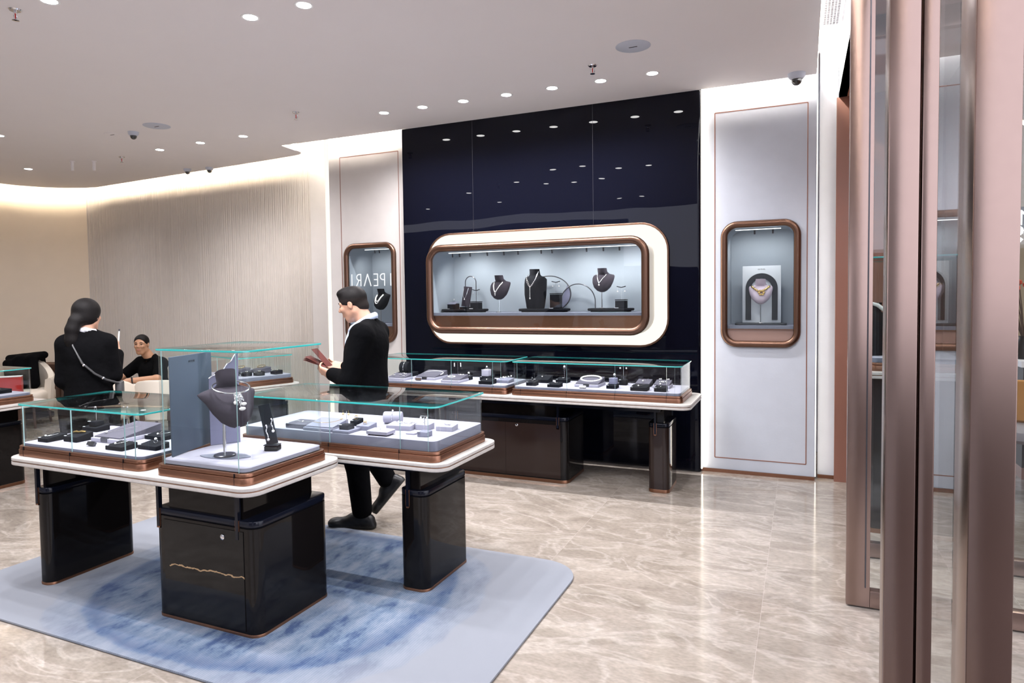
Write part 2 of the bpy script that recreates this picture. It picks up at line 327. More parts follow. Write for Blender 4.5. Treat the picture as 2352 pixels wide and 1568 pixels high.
# black glossy wall, standing a little forward, with rounded edges
bm = flat_hole([(-3.893, .012), (-.85, .012), (-.85, CZ), (-3.893, CZ)], [rrz(-3.50, -1.21, 1.22, 2.15, .2)], 'b', 'b', 6.165)
me = bpy.data.meshes.new('wall_black'); bm.to_mesh(me); bm.free(); me.materials.append(MT['black_glass'])
o = bpy.data.objects.new('wall_black', me); C.objects.link(o); struct(o, 'glossy black lacquered wall behind the counter', 'wall')
arc = [(-.85+.03*math.sin(t), 6.195-.03*math.cos(t)) for t in (0, .3, .6, .9, 1.2, PI/2)]
q = [(x, y) for x, y in arc]+[(-.82, 6.245)]
m_ = MB(); m_.rings([[(x, y, .012) for x, y in q], [(x, y, CZ) for x, y in q]], 0, False, False, False)
m_.rings([[(-3.893, 6.165, .012), (-3.893, 6.26, .012)], [(-3.893, 6.165, CZ), (-3.893, 6.26, CZ)]], 0, False, False, False)
e_ = m_.build('wall_black_edge', 'black_glass', o, 60)
for i, x in enumerate((-3.06, -1.80)):
    struct(MB().box(x-.0012, x+.0012, 6.1642, 6.17, 2.27, CZ).build('trim_%d' % (5+i), 'steel_dark', smooth=0), 'hairline joint in the black wall above the window, %s one' % ('farther' if i == 0 else 'nearer'), 'trim')

# fluted wall, curving into the smooth end wall
path = [Vector((-5.30, 6.86))]; d0 = (Vector((-10.1, 7.27))-path[0]); L0 = d0.length; d0.normalize()
s_ = 0.0; pts = []
n0 = Vector((-d0.y, d0.x))                       # into the wall is +; towards the room is -
if n0.y > 0: n0 = -n0
pos = 0.0
def on_path(s):
    if s < L0: p = path[0]+d0*s; return p, n0
    a0 = math.atan2(-n0.y, -n0.x); R_ = 1.02; c = path[0]+d0*L0+n0*R_; a = a0+(s-L0)/R_
    if a < PI+.02: return c+Vector((math.cos(a), math.sin(a)))*R_, -Vector((math.cos(a), math.sin(a)))
    e = s-L0-(PI+.02-a0)*R_; return c+Vector((math.cos(PI), 0))*R_+Vector((0, -e)), Vector((1, 0))
flute_end = L0+.42
prof = [(0.25, 0)]
s0 = .25
while s0 < flute_end:
    wd = rnd.choice((.020, .024, .024, .030)); gap = rnd.choice((.006, .008, .010, .018))
    for k in range(5): prof.append((s0+gap+wd*k/4, .013*math.sin(PI*k/4)))
    s0 += gap+wd; prof.append((s0+.0005, 0))
rg0, rg1 = [], []
for s, h in [(0, 0)]+prof:
    p, nn = on_path(s); p = p+nn*h; rg0.append((p.x, p.y, 0)); rg1.append((p.x, p.y, 3.75))
m_ = MB(); m_.rings([rg1, rg0], 0, False, False, False)
struct(m_.build('wall_fluted', 'flute', smooth=50), 'taupe wall of fine vertical flutes', 'wall')
rg0, rg1 = [], []
for i in range(40):
    s = s0+i*(L0+9.5-s0)/39; p, nn = on_path(s); rg0.append((p.x, p.y, 0)); rg1.append((p.x, p.y, 3.75))
m_ = MB(); m_.rings([rg1, rg0], 0, False, False, False)
struct(m_.build('wall_left', 'curve_wall', smooth=80), 'smooth tan wall curving round the lounge corner', 'wall')
# lit vertical slot between fluted wall and panel
struct(MB().box(-5.052, -4.95, 6.33, 6.36, 0, 3.72).build('trim_7', 'led', smooth=0), 'bright vertical light slot beside the fluted wall', 'light')
struct(MB().box(-5.7, -5.055, 6.84, 6.9, 0, 3.75).build('wall_return', 'plaster_warm', smooth=0), 'plain taupe end of the fluted wall', 'wall')

# cove light strips lying on the ceiling edge, out of sight from below
def cove(name, pts, z=CZ+.09, mat='cove'):
    struct(MB().tube([(x, y, z) for x, y in pts], .012, 6).build(name, mat), 'warm light strip hidden in the ceiling cove', 'light')
def inset(pts, d):
    out = []
    for i in range(len(pts)):
        a = Vector(pts[max(i-1, 0)]); b_ = Vector(pts[min(i+1, len(pts)-1)]); t = (b_-a).normalized(); nrm = Vector((-t.y, t.x)); out.append(tuple(Vector(pts[i])+nrm*d))
    return out
cove('trim_8', inset(edge[3:], .045))
cove('trim_9', [(-5.5, 6.13), (-3.95, 6.13)], CZ+.12, 'cove_right')
cove('trim_10', [(-.80, 6.13), (.06, 6.13)], CZ+.12, 'cove_right')
cove('trim_11', [(.065, 6.1), (.065, -1.3)], mat='cove_right')

# entrance side: fascia, portal lined in brown, front wall with the opening behind the camera
struct(MB().box(.27, .33, 1.9, 6.27, 3.206, 3.8).build('wall_fascia', 'plaster', smooth=0), 'white fascia above the shop window alcove', 'wall')
m_ = MB(); m_.box(.255, 1.08, 6.27, 6.33, 0, 3.206); m_.box(1.02, 1.08, 4.62, 6.27, 0, 3.206); m_.box(.27, 1.08, 4.2, 6.27, 3.206, 3.24)
struct(m_.build('wall_portal', 'bronze_brown', smooth=0), 'reddish brown lining of the shop window alcove', 'wall')
vg = MB()
for i in range(5):
    for j in range(26): vg.box(.135+i*.021, .150+i*.021, 4.55+j*.044, 4.583+j*.044, 3.596, 3.603)
g_ = thing('air_vent', 'slotted air grille in the ceiling cove by the entrance doors', 'vent', (0, 0, 0))
MB().box(.125, .255, 4.5, 5.72, 3.60, 3.62).build('frame', 'white', g_, 0); vg.build('grille', 'steel_dark', g_, 0)
struct(MB().box(.102, .33, 3.0, 6.36, 3.612, 3.66).build('ceiling_cove', 'ceiling_paint', smooth=0), 'cream cove ceiling above the entrance side', 'ceiling')
for i, (a, b_) in enumerate(((-11.0, -3.3), (-1.35, .1))):
    struct(MB().box(a, b_, -1.6, -1.5, 0, 3.2).build('wall_front_%d' % i, 'plaster', smooth=0), 'plaster wall facing the black wall', 'wall')

# ------------------------------------------------------------------ ceiling fixtures
def downlight(first=[None]):
    t = thing('downlight', '', 'downlight', (0, 0, CZ))
    MB().lathe([(.044, -.001), (.056, -.003), (.060, 0), (.056, .0), (.044, .0)], 24).build('trim_ring', 'white', t)
    MB().lathe([(.0005, -.0012), (.044, -.0012), (.044, .0), (.0005, .0)], 24).build('lens', 'lamp', t, 0)
    return t
def spot(parent, energy=SPOT_W, size=145, col=COOL):
    ld = bpy.data.lights.get('spot_%d_%d' % (energy, size)) or bpy.data.lights.new('spot_%d_%d' % (energy, size), 'SPOT')
    ld.energy = energy; ld.spot_size = math.radians(size); ld.spot_blend = 1.0; ld.shadow_soft_size = .035; ld.color = col
    lo = bpy.data.objects.new('beam', ld); C.objects.link(lo); lo.parent = parent; lo.location = (0, 0, -.02)
DL = [((-1.115+(-.430)*i, 5.54), 'downlight above the wall counter, %s from the pale panel' % o_) for i, o_ in enumerate(('first', 'second', 'third', 'fourth', 'fifth', 'sixth', 'seventh'))]
DL += [((-3.20, 3.316), 'downlight above the display tables, smaller-looking of the close pair'), ((-2.778, 3.323), 'downlight above the display tables, nearer the entrance of the close pair'),
       ((-4.085, 2.623), 'large downlight cut by the top edge, near a sprinkler'), ((-5.585, 5.63), 'lounge-side downlight nearest the black wall'), ((-6.237, 5.64), 'lounge-side downlight, middle of the three by the smoke detector'),
       ((-6.938, 5.68), 'lounge-side downlight, last of the three before the wall cameras'), ((-9.439, 5.69), 'solitary downlight at the far end of the lounge ceiling'), ((-7.83, 4.435), 'downlight at the picture edge above the lounge')]
HID = [(-3.7, 2.22), (-3.29, 2.10), (-2.81, 2.22), (-2.39, 2.91), (-1.95, 2.92), (-3.1, .05), (-2.68, 0), (-1.0, 2.6), (-5.2, .8), (-5.2, 2.0), (-6.9, .5), (-8.6, 2.4), (-6.3, 2.5), (-.35, 4.2)]  # out-of-view downlights: some mirrored in the black wall, the rest added for light
d0_ = downlight()
for i, (p, lab) in enumerate(DL):
    o = d0_ if i == 0 else dup(d0_, (0, 0, 0)); o.location = (p[0], p[1], CZ); o['label'] = lab
    o['group'] = 'downlights in the ceiling'
    spot(o, SPOT_W if p[0] > -5 else SPOT_W*.5)
for p in HID:
    o = dup(d0_, (p[0], p[1], CZ), 0, 'out-of-view ceiling downlight, in a set partly added for light', 'out-of-view downlights, partly added for light'); spot(o, SPOT_W if p[0] > -5.5 else SPOT_W*.5)
def dome_camera(x, y, label, s=1.0, rot=0):
    t = thing('dome_camera', label, 'security camera', (x, y, CZ), rot)
    MB().lathe([(.0005, -.050*s), (.046*s, -.050*s), (.064*s, -.030*s), (.068*s, 0), (.0005, 0)], 24).build('housing', 'light_blue_cover', t)
    MB().ball((0, 0, -.056*s), .043*s, 16).build('dome', 'dome', t)
dome_camera(-.049, 6.07, 'white dome camera at the ceiling edge above the pale panel', 1.0)
dome_camera(-6.45, 4.965, 'dome camera on the open ceiling beside the round speaker cover', .8)
dome_camera(-7.62, 6.66, 'dome camera at the fluted wall cove, nearer the corner', .75); dome_camera(-7.28, 6.72, 'dome camera at the fluted wall cove, nearer the light slot', .75)
def disc(x, y, r, label, mat='light_blue_cover', name='speaker_cover'):
    t = thing(name, label, 'ceiling speaker', (x, y, CZ))
    MB().lathe([(.0005, -.006), (r*.93, -.006), (r, -.002), (r, 0), (.0005, 0)], 28).build('cover', mat, t)
    MB().box(-.03, .03, -.004, .004, -.008, -.005).build('slot', 'dark_slot', t, 0)
disc(-1.12, 4.881, .125, 'round pale blue cover with a dark slot in the ceiling before the black wall')
disc(-6.02, 4.902, .13, 'round pale blue cover near the lounge dome camera'); disc(-6.73, 4.93, .08, 'small plain cover beyond the lounge dome camera', 'ceiling_paint')
def sprinkler(x, y, label):
    t = thing('sprinkler', label, 'sprinkler', (x, y, CZ))
    MB().lathe([(.0005, -.008), (.030, -.008), (.036, 0), (.0005, 0)], 16).build('escutcheon', 'chrome', t)
    m_ = MB(); m_.tube([(0, 0, 0), (0, 0, -.02)], .009, 8); m_.tube([(-.0, 0, -.02), (-.018, 0, -.03), (-.014, 0, -.055), (0, 0, -.062)], .0035, 6); m_.tube([(0, 0, -.02), (.018, 0, -.03), (.014, 0, -.055), (0, 0, -.062)], .0035, 6); m_.build('head_frame', 'silver', t)
    MB().tube([(0, 0, -.022), (0, 0, -.058)], .004, 6).build('bulb', 'red_bulb', t)
    MB().lathe([(.0005, -.067), (.020, -.066), (.020, -.063), (.0005, -.062)], 14).build('deflector', 'chrome', t)
for x, y, lb in ((-4.39, 2.61, 'sprinkler head near the cut-off large downlight'), (-1.497, 5.14, 'sprinkler head between the slotted cover and the black wall'), (-4.43, 5.146, 'sprinkler head over the walking man'), (-7.68, 5.74, 'sprinkler head over the lounge, by the two lamps')): sprinkler(x, y, lb)
for x, y, lb in ((-8.45, 5.63, 'pale pipe stub below the lounge ceiling, farther one'), (-8.21, 5.75, 'pale pipe stub below the lounge ceiling, nearer one')):
    t = thing('ceiling_rod', lb, 'rod', (x, y, CZ)); MB().lathe([(.0005, -.12), (.018, -.12), (.018, 0), (.0005, 0)], 12).build('tube', 'ceiling_paint', t); MB().lathe([(.0005, -.01), (.03, -.01), (.03, 0), (.0005, 0)], 12).build('flange', 'ceiling_paint', t)

# ------------------------------------------------------------------ display tables and counters
def table(name, label, x0, x1, y0, y1, peds, group='stone topped display tables', apron=True):
    cx, cy_ = (x0+x1)/2, (y0+y1)/2
    t = thing(name, label, 'display table', (cx, cy_, 0), 0, group)
    a, b_, c, d = x0-cx, x1-cx, y0-cy_, y1-cy_
    MB().rbox(a, b_, c, d, .7325, .75, .085, .003, 8).build('tabletop', 'stone', t)
    MB().rbox(a+.003, b_-.003, c+.003, d-.003, .7285, .7325, .083, 0, 8).build('trim_band', 'copper_dark', t)
    MB().rbox(a, b_, c, d, .709, .7285, .085, .003, 8).build('lower_slab', 'stone', t)
    if apron: MB().box(a+.25, b_-.25, c+.12, d-.10, .665, .709).build('apron', 'navy_lacquer', t, 0)
    for px0, px1, py0, py1, r, kind in peds:
        p0, p1, q0, q1 = px0-cx, px1-cx, py0-cy_, py1-cy_
        m_ = MB().rbox(p0, p1, q0, q1, .028, .53, r, 0, 8); ped = m_.build('pedestal', 'lacquer_brown' if kind == 'pillar' else 'lacquer', t)
        MB().rbox(p0-.002, p1+.002, q0-.002, q1+.002, 0, .028, r+.002, .002, 8).build('plinth', 'copper_dark', ped)
        MB().rbox(p0, p1, q0, q1, .535, .566, r, .004, 8).build('lid', 'navy_lacquer', ped)
        MB().rbox(p0+.008, p1-.008, q0+.008, q1-.008, .53, .535, r, 0, 8).build('shadow_gap', 'velvet_black', ped, 0)
        MB().box(p0+.09 if p1-p0 > .4 else p0+.05, p1-.09 if p1-p0 > .4 else p1-.04, q0+.02, q1-.03, .566, .709).build('neck', 'lacquer', ped, 0)
        posts = (p0+.038, p1-.111) if kind == 'door' else (p0+.083, p1-.083) if kind == 'cabinet' else (p0+(.060 if p1-p0 > .14 else .025),)
        for px in posts:
            h = .0085
            MB().box(px-h, px+h, q0-.006, q0+.015, .475, .712).build('post', 'navy_lacquer', ped, 0)
            u = .004; m_ = MB(); m_.box(px-h-u, px-h, q0-.003, q0+.004, .466, .566); m_.box(px+h, px+h+u, q0-.003, q0+.004, .466, .566); m_.box(px-h-u, px+h+u, q0-.003, q0+.004, .466, .475)
            m_.build('post_trim', 'copper', ped, 0)
        if kind == 'door':
            MB().box(p0+.075, p1-.075, q0-.0035, q0+.01, .04, .515).build('door_panel', 'lacquer_vein', ped, 0).location = (0, 0, 0)
            MB().rings([[(p0+.472+.010*math.cos(2*PI*j/14)*k, q0-e, .477+.010*math.sin(2*PI*j/14)*k) for j in range(14)] for k, e in ((1.3, .004), (1.3, .008), (1, .010), (.3, .011))]).build('lock', 'chrome', ped)
        if kind == 'cabinet':
            nd = 2; wd = (p1-p0-.12)/nd
            for i in range(nd):
                MB().box(p0+.06+i*wd+.001, p0+.06+(i+1)*wd-.001, q0-.003, q0+.01, .04, .50).build('door', 'lacquer_brown', ped, 0)
            MB().rings([[(p1-.462+.010*math.cos(2*PI*j/14)*k, q0-e, .481+.010*math.sin(2*PI*j/14)*k) for j in range(14)] for k, e in ((1.3, .003), (1.3, .007), (1, .010), (.3, .011))]).build('lock', 'chrome', ped)
    return t
T1 = table('display_table', 'stone topped display table nearest the camera, standing on the blue rug', -4.04, -2.25, 2.24, 2.925, [(-3.945, -3.838, 2.335, 2.87, .045, 'leg'), (-2.982, -2.308, 2.33, 2.86, .055, 'door')])
T2 = table('display_table', 'stone topped display table directly behind the nearest one, before the walking man', -3.44, -1.65, 2.94, 3.625, [(-2.0, -1.83, 3.06, 3.56, .05, 'leg'), (-3.36, -3.02, 3.06, 3.50, .055, 'leg')])
T3 = table('display_table', 'display table cut by the picture edge, before the cream armchair', -7.8, -6.03, 3.0, 3.75, [(-6.50, -6.31, 3.1, 3.68, .05, 'leg'), (-7.7, -7.3, 3.1, 3.68, .05, 'leg')])
T5 = table('back_counter', 'long stone topped counter along the glossy black wall', -3.9, -.775, 5.22, 5.95, [(-2.95, -1.81, 5.37, 5.88, .06, 'cabinet'), (-1.135, -.968, 5.40, 5.80, .05, 'pillar'), (-3.8, -3.6, 5.40, 5.80, .05, 'pillar')])
T5['category'] = 'counter'
T4 = table('display_table', 'angled display table before the fluted wall, seen through the tall glass case', -.50, .50, -.36, .36, [(-.40, -.15, -.25, .26, .05, 'leg'), (.20, .42, -.25, .26, .05, 'leg')])
T4.location = (-5.28, 5.256, 0); T4.rotation_euler = (0, 0, math.radians(-18.4))
rug = MB().rbox(-4.36, -1.165, 1.99, 3.745, .0005, .014, .24, .004, 10).build('rug', 'rug'); tag(rug, 'pale lavender rug with a watery blue oval under the display tables', 'rug')

# ------------------------------------------------------------------ glass showcases
def showcase(label, x0, x1, y0, y1, zt, seams, pad=.014, cushion=False, loc=None, rz=0, back=True, z0=.75):
    cx, cy_ = (x0+x1)/2, (y0+y1)/2
    t = thing('glass_showcase', label, 'showcase', loc or (cx, cy_, z0), rz, 'glass showcases on the tables')
    a, b_, c, d = x0-cx, x1-cx, y0-cy_, y1-cy_; H = zt-z0
    base = MB().rbox(a, b_, c, d, 0, .036, .05, .002, 8).build('base', 'copper', t)
    MB().rbox(a+.004, b_-.004, c+.004, d-.004, .0375, .055, .047, .002, 8).build('rim', 'copper', t)
    for sx_ in seams:
        s_ = sx_-cx
        MB().box(s_-.001, s_+.001, c-.0006, c+.004, .001, .055).build('seam', 'velvet_black', base, 0)
    g = .014
    if cushion: MB().rbox(a+.022, b_-.022, c+.022, d-.022, .05, .05+pad+.03, .04, .026, 8).build('cushion', 'velvet_lavender', t, 60)
    else:
        m_ = MB().rbox(a+.022, b_-.022, c+.022, d-.022, .05, .055+pad, .035, .001, 8, 0, 1); m_.build('display_pad', ['velvet_lavender', 'velvet_grey'], t)
    th = .006; r = .045; zb, zz = .052, H-.009
    xs = [a+g+r]+[q-cx for q in seams if a+.1 < q-cx < b_-.1]+[b_-g-r]
    for i in range(len(xs)-1):
        MB().box(xs[i]+.0006, xs[i+1]-.0006, c+g, c+g+th, zb, zz, 0, {3: 1, 5: 1}).build('front_pane', ['glass', 'edge_light'], t, 0)
    MB().box(a+g+r, b_-g-r, d-g-th, d-g, zb, zz, 0, {3: 1, 5: 1}).build('back_pane', ['glass', 'edge_light'], t, 0)
    for X in (a+g, b_-g-th): MB().box(X, X+th, c+g+r, d-g-r, zb, zz, 0, {2: 1, 4: 1}).build('side_pane', ['glass', 'edge_light'], t, 0)
    for ux, uy, a0 in ((b_-g-r, c+g+r, -PI/2), (b_-g-r, d-g-r, 0), (a+g+r, d-g-r, PI/2), (a+g+r, c+g+r, PI)):
        m_ = MB(); k = 8; L = []
        for i in range(k+1):
            q = a0+PI/2*i/k; co, si = math.cos(q), math.sin(q)
            L.append([(ux+r*co, uy+r*si, zb), (ux+r*co, uy+r*si, zz), (ux+(r-th)*co, uy+(r-th)*si, zz), (ux+(r-th)*co, uy+(r-th)*si, zb)])
        m_.rings(L, 0)
        m_.build('corner_glass', ['glass', 'edge_light'], t, 60)
    m_ = MB().rbox(a+.004, b_-.004, c+.004, d-.004, H-.009, H, .05, .0012, 8, 0, 1); m_.build('glass_top', ['glass', 'glass_edge'], t, 30)
    return t
SA = showcase('low glass case at the lounge end of the nearest table', -4.02, -3.0, 2.285, 2.865, 1.04, (-3.946, -3.55, -3.134))
SB = showcase('tall square glass case holding the dark bust and grey card', -2.90, -2.30, 2.275, 2.86, 1.37, (-2.375,), .004, True)
SC = showcase('low glass case with the high lavender pad, on the table before the walking man', -3.05, -1.70, 2.965, 3.575, 1.04, (-2.39, -1.93), .052)
SD = showcase('glass case on the wall counter, beside the walking man', -3.78, -2.335, 5.30, 5.85, 1.04, (-3.302, -2.885, -2.474), .02)
SE = showcase('glass case on the wall counter, nearest the pale panel', -2.30, -.845, 5.30, 5.85, 1.04, (-2.205, -1.791, -1.38, -.968), .02)
SF = showcase('glass case cut by the picture edge, before the cream armchair', -7.75, -6.1, 3.06, 3.66, 1.04, (-6.7,), .02)
SG = showcase('glass case on the angled table before the fluted wall', -.45, .45, -.31, .31, 1.04, (0,), .035, False, (-5.28, 5.256, .75), math.radians(-18.4))
# ------------------------------------------------------------------ lettering made of flat bars
def bar_letters(txt, h, wt, mirror=False, gap=.32):
    """strokes in a unit box -> list of polylines placed along x, height h"""
    def arc(cx, cz, rx, rz, a, b, k=8): return [(cx+rx*math.cos(a+(b-a)*i/k), cz+rz*math.sin(a+(b-a)*i/k)) for i in range(k+1)]
    G = {'I': (.0, [[(0, 0), (0, 1)]]), 'L': (.42, [[(0, 1), (0, 0), (.42, 0)]]), 'E': (.42, [[(.42, 1), (0, 1), (0, 0), (.42, 0)], [(0, .52), (.38, .52)]]),
         'A': (.7, [[(0, 0), (.35, 1), (.7, 0)]]), 'P': (.48, [[(0, 0), (0, 1)]+arc(.2, .75, .28, .25, PI/2, -PI/2)+[(0, .5)]]),
         'R': (.52, [[(0, 0), (0, 1)]+arc(.2, .75, .28, .25, PI/2, -PI/2)+[(0, .5)], [(.22, .5), (.52, 0)]]), 'N': (.6, [[(0, 0), (0, 1), (.6, 0), (.6, 1)]]),
         'G': (.7, [arc(.36, .5, .36, .5, .7, 2*PI-.15, 14)+[(.71, .45), (.42, .45)]]), 'D': (.58, [[(0, 0), (0, 1)]+arc(.1, .5, .48, .5, PI/2, -PI/2, 10)+[(0, 0)]]),
         'S': (.5, [arc(.25, .75, .25, .25, .5, 1.5*PI, 8)+arc(.25, .25, .25, .25, PI/2, -PI+.5, 8)[0:]])}
    x = 0; out = []
    for ch in txt:
        if ch == ' ': x += .5; continue
        w_, st_ = G[ch]; out.append([[(x+p[0], p[1]) for p in s_] for s_ in st_]); x += w_+gap
    W = x-gap
    return [[[((W-p[0] if mirror else p[0])*h, p[1]*h) for p in s_] for s_ in L] for L in out], W*h
def stroke(m_, pts, wt, f):
    """flat ribbon of width wt along pts; f maps (x, z, depth 0/1) to 3-D"""
    for i in range(len(pts)-1):
        a, b_ = Vector(pts[i]), Vector(pts[i+1]); d = (b_-a)
        if d.length < 1e-6: continue
        d.normalize(); nn = Vector((-d.y, d.x))*wt/2; e = d*wt*.35
        q = [a-e+nn, a-e-nn, b_+e-nn, b_+e+nn]
        v = [f(p.x, p.y, 0) for p in q]+[f(p.x, p.y, 1) for p in q]
        m_.add(v, [(0, 1, 2, 3), (7, 6, 5, 4), (0, 4, 5, 1), (1, 5, 6, 2), (2, 6, 7, 3), (3, 7, 4, 0)])

# ------------------------------------------------------------------ wall showcases (windows let into the walls)
def wall_window(label, x0, x1, z0, z1, yf, yb, r, tr, shelf_z, base_mat, rail_pts, rail=True, box=False, spots=()):
    cx, cz = (x0+x1)/2, (z0+z1)/2
    t = thing('wall_showcase', label, 'wall showcase', (cx, yf, cz), 0, 'bronze framed showcases in the walls')
    hx, hz = (x1-x0)/2, (z1-z0)/2; D = yb-yf
    P3 = lambda lst, y: [(x, y, z) for x, z in lst]
    # frame: half-round bronze tube
    loop = rrz(-hx+tr, hx-tr, -hz+tr, hz-tr, r-tr)
    MB().tube(P3(loop, 0), tr, 14, True).build('frame', 'copper_frame', t, 80)
    ix, iz = hx-tr*1.7, hz-tr*1.7; ri = max(.02, r-tr*1.7); sz = shelf_z-cz
    lo = P3(rrz(-ix, ix, -iz, iz, ri), .012)
    m_ = MB(); m_.rings([lo, P3(rrz(-ix, ix, -iz, iz, ri), D-.004), P3(rrz(-ix+.03, ix-.03, -iz+.03, iz-.03, ri), D)], 0, False, True)
    m_.f = [f[::-1] for f in m_.f]
    m_.build('interior', 'niche_blue', t, 50)
    MB().rings([P3(rrz(-ix-.01, ix+.01, -iz-.01, iz+.01, ri), .004), P3(rrz(-ix-.01, ix+.01, -iz-.01, iz+.01, ri), .010)]).build('glass_pane', 'glass', t, 40)
    sh = MB().box(-ix-.005, ix+.005, .02, D, sz-.03, sz).build('shelf', 'grey_felt', t, 0)
    MB().box(-ix-.005, ix+.005, .014, .022, sz-.036, sz-.028).build('lip', 'copper', sh, 0)
    MB().box(-ix-.004, ix+.004, .030, .036, -iz+.0, sz-.03).build('base_panel', base_mat, t, 0)
    if rail:
        rl = MB().box(rail_pts[0]-cx, rail_pts[1]-cx, .10, .118, iz-.021, iz-.016).build('light_rail', 'bar', t, 0)
        for sx_ in rail_pts[2]:
            MB().tube([(sx_-cx, .108, iz-.024), (sx_-cx, .114, iz-.06)], .008, 8).build('rail_spot', 'steel_dark', rl)
    ln = 'niche_spot_%d' % len(spots); ld = bpy.data.lights.get(ln) or bpy.data.lights.new(ln, 'SPOT'); ld.energy = NICHE_W*(1 if len(spots) > 2 else .28); ld.spot_size = math.radians(150); ld.spot_blend = .8; ld.shadow_soft_size = .03; ld.color = (1, .985, .97)
    for sx_ in spots:
        lo_ = bpy.data.objects.new('niche_beam', ld); C.objects.link(lo_); lo_.parent = t; lo_.location = (sx_-cx, .12, iz-.075); lo_.rotation_euler = (math.radians(34), 0, 0)
    return t
W1 = wall_window('large framed window with haloed border and three dark busts in the black wall', -3.485, -1.225, 1.238, 2.128, 5.93, 6.42, .17, .036, 1.445, 'copper_dark', (-3.28, -1.30, (-3.24, -3.16, -3.04, -2.85, -2.67, -2.52, -2.28, -2.17, -1.83, -1.67, -1.52)), spots=(-3.1, -2.5, -1.9, -1.45))
# box sides, halo and outer trim of the large window
cx, cz = (-3.485-1.225)/2, (1.238+2.128)/2
hx, hz = 1.13, .445
P3 = lambda lst, y: [(x, y, z) for x, z in lst]
m_ = MB(); m_.rings([P3(rrz(-hx+.004, hx-.004, -hz+.004, hz-.004, .166), .012), P3(rrz(-hx+.004, hx-.004, -hz+.004, hz-.004, .166), .225)], 0, False, False); m_.build('box_side', 'cream_top', W1, 60)
hb = flat_hole([(x, z) for x, z in rrz(-1.228, 1.248, -.550, .565, .25)], [rrz(-hx+.02, hx-.02, -hz+.02, hz-.02, .15)], 'h', 'h', .222)
me = bpy.data.meshes.new('halo_light'); hb.to_mesh(me); hb.free(); me.materials.append(MT['halo']); o = bpy.data.objects.new('halo_light', me); C.objects.link(o); o.parent = W1
MB().tube(P3(rrz(-1.233, 1.253, -.555, .570, .255), .222), .010, 8, True).build('outer_trim', 'copper_frame', W1, 60)
W2 = wall_window('upright framed window with the pink bust in the pale panel', -.661, -.007, 1.127, 2.233, 6.245, 6.68, .14, .030, 1.318, 'copper_pink', (-.545, -.17, (-.385, -.235)), spots=(-.45, -.22)) if pm('copper_pink', (.50, .29, .24), .4, .4) else None
W3 = wall_window('upright framed window behind the walking man, with a sign reflection painted on its glass', -4.74, -4.047, 1.105, 2.22, 6.245, 6.72, .14, .030, 1.318, 'copper_dark', (-4.53, -4.20, (-4.40, -4.34)), spots=(-4.5, -4.3))
# reflection of a lit sign, painted as glowing reversed letters on the far window
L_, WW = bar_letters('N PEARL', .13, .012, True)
m0 = thing('sign_reflection', 'painted reflection of a lit sign, reversed letters on the glass behind the walking man', 'lettering', (-4.655, 6.246, 1.743))
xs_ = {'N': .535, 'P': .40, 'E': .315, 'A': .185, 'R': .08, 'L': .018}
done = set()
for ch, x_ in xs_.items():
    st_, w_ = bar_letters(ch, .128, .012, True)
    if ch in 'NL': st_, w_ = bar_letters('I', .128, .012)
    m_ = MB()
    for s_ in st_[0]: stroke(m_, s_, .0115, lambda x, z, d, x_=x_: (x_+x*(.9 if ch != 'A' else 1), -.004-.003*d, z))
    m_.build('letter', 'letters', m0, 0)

# ------------------------------------------------------------------ jewellery display pieces
def small_tag(p, w, d, h, x=None):
    MB().box(-w/2+.004, -w/2+.019, -d/2+.002, -d/2+.010, h-.002, h+.0025).build('price_tag', 'tag_white', p, 0)
def block(label, x, y, z, w, d, h=.022, mat='velvet_black', tilt=.010, rz=0, tagged=True, group=None):
    t = thing('display_block', label, 'display block', (x, y, z), rz, group)
    m_ = MB(); r = rr(-w/2, w/2, -d/2, d/2, .004, 2)
    m_.rings([[(a*.985, b_*.985, 0) for a, b_ in r], [(a, b_, .003) for a, b_ in r], [(a, b_, h-.002+tilt*(b_/d+.5)) for a, b_ in r], [(a*.96, b_*.96, h+tilt*(b_/d+.5)) for a, b_ in r]])
    m_.build('body', mat, t)
    if tagged: small_tag(t, w, d, h)
    return t, h+tilt*.5
def tray(label, x, y, z, w, d, rz=0, top='velvet_purple', base='velvet_lavender', h=.022, plate=True):
    t = thing('display_tray', label, 'display tray', (x, y, z), rz)
    m_ = MB(); m_.rbox(-w/2, w/2, -d/2, d/2, 0, h, .006, .002, 3); m_.build('base', base, t)
    q = .006; m_ = MB(); H = h+.045*min(1, d/.25)
    v = [(-w/2+q, -d/2+.02, h), (w/2-q, -d/2+.02, h), (w/2-q, d/2-q, h), (-w/2+q, d/2-q, h), (-w/2+q, -d/2+.02, h+.006), (w/2-q, -d/2+.02, h+.006), (w/2-q, d/2-q, H), (-w/2+q, d/2-q, H)]
    m_.add(v, [(3, 2, 1, 0), (4, 5, 6, 7), (0, 1, 5, 4), (1, 2, 6, 5), (2, 3, 7, 6), (3, 0, 4, 7)]); m_.build('sloped_pad', top, t, 0)
    if plate: MB().box(-.026, .026, -d/2-.002, -d/2+.012, h*.2, h+.004).build('name_plate', 'steel_dark' if base != 'steel_dark' else 'white', t, 0)
    return t, (h+.006, H, d)
def on_pad(info, f):
    """height above the base at fraction f (0 front, 1 back) of a sloped pad"""
    a, b_, d = info; return a+(b_-a)*f
def plate(label, x, y, z, rz=0, mat='copper_dark'):
    o = MB().box(-.028, .028, -.008, .008, 0, .020).xf(Matrix.Rotation(math.radians(-30), 4, 'X')).build('name_plaque', mat, None, 0)
    o.location = (x, y, z+.004); o.rotation_euler = (0, 0, rz); return tag(o, label, 'plaque')
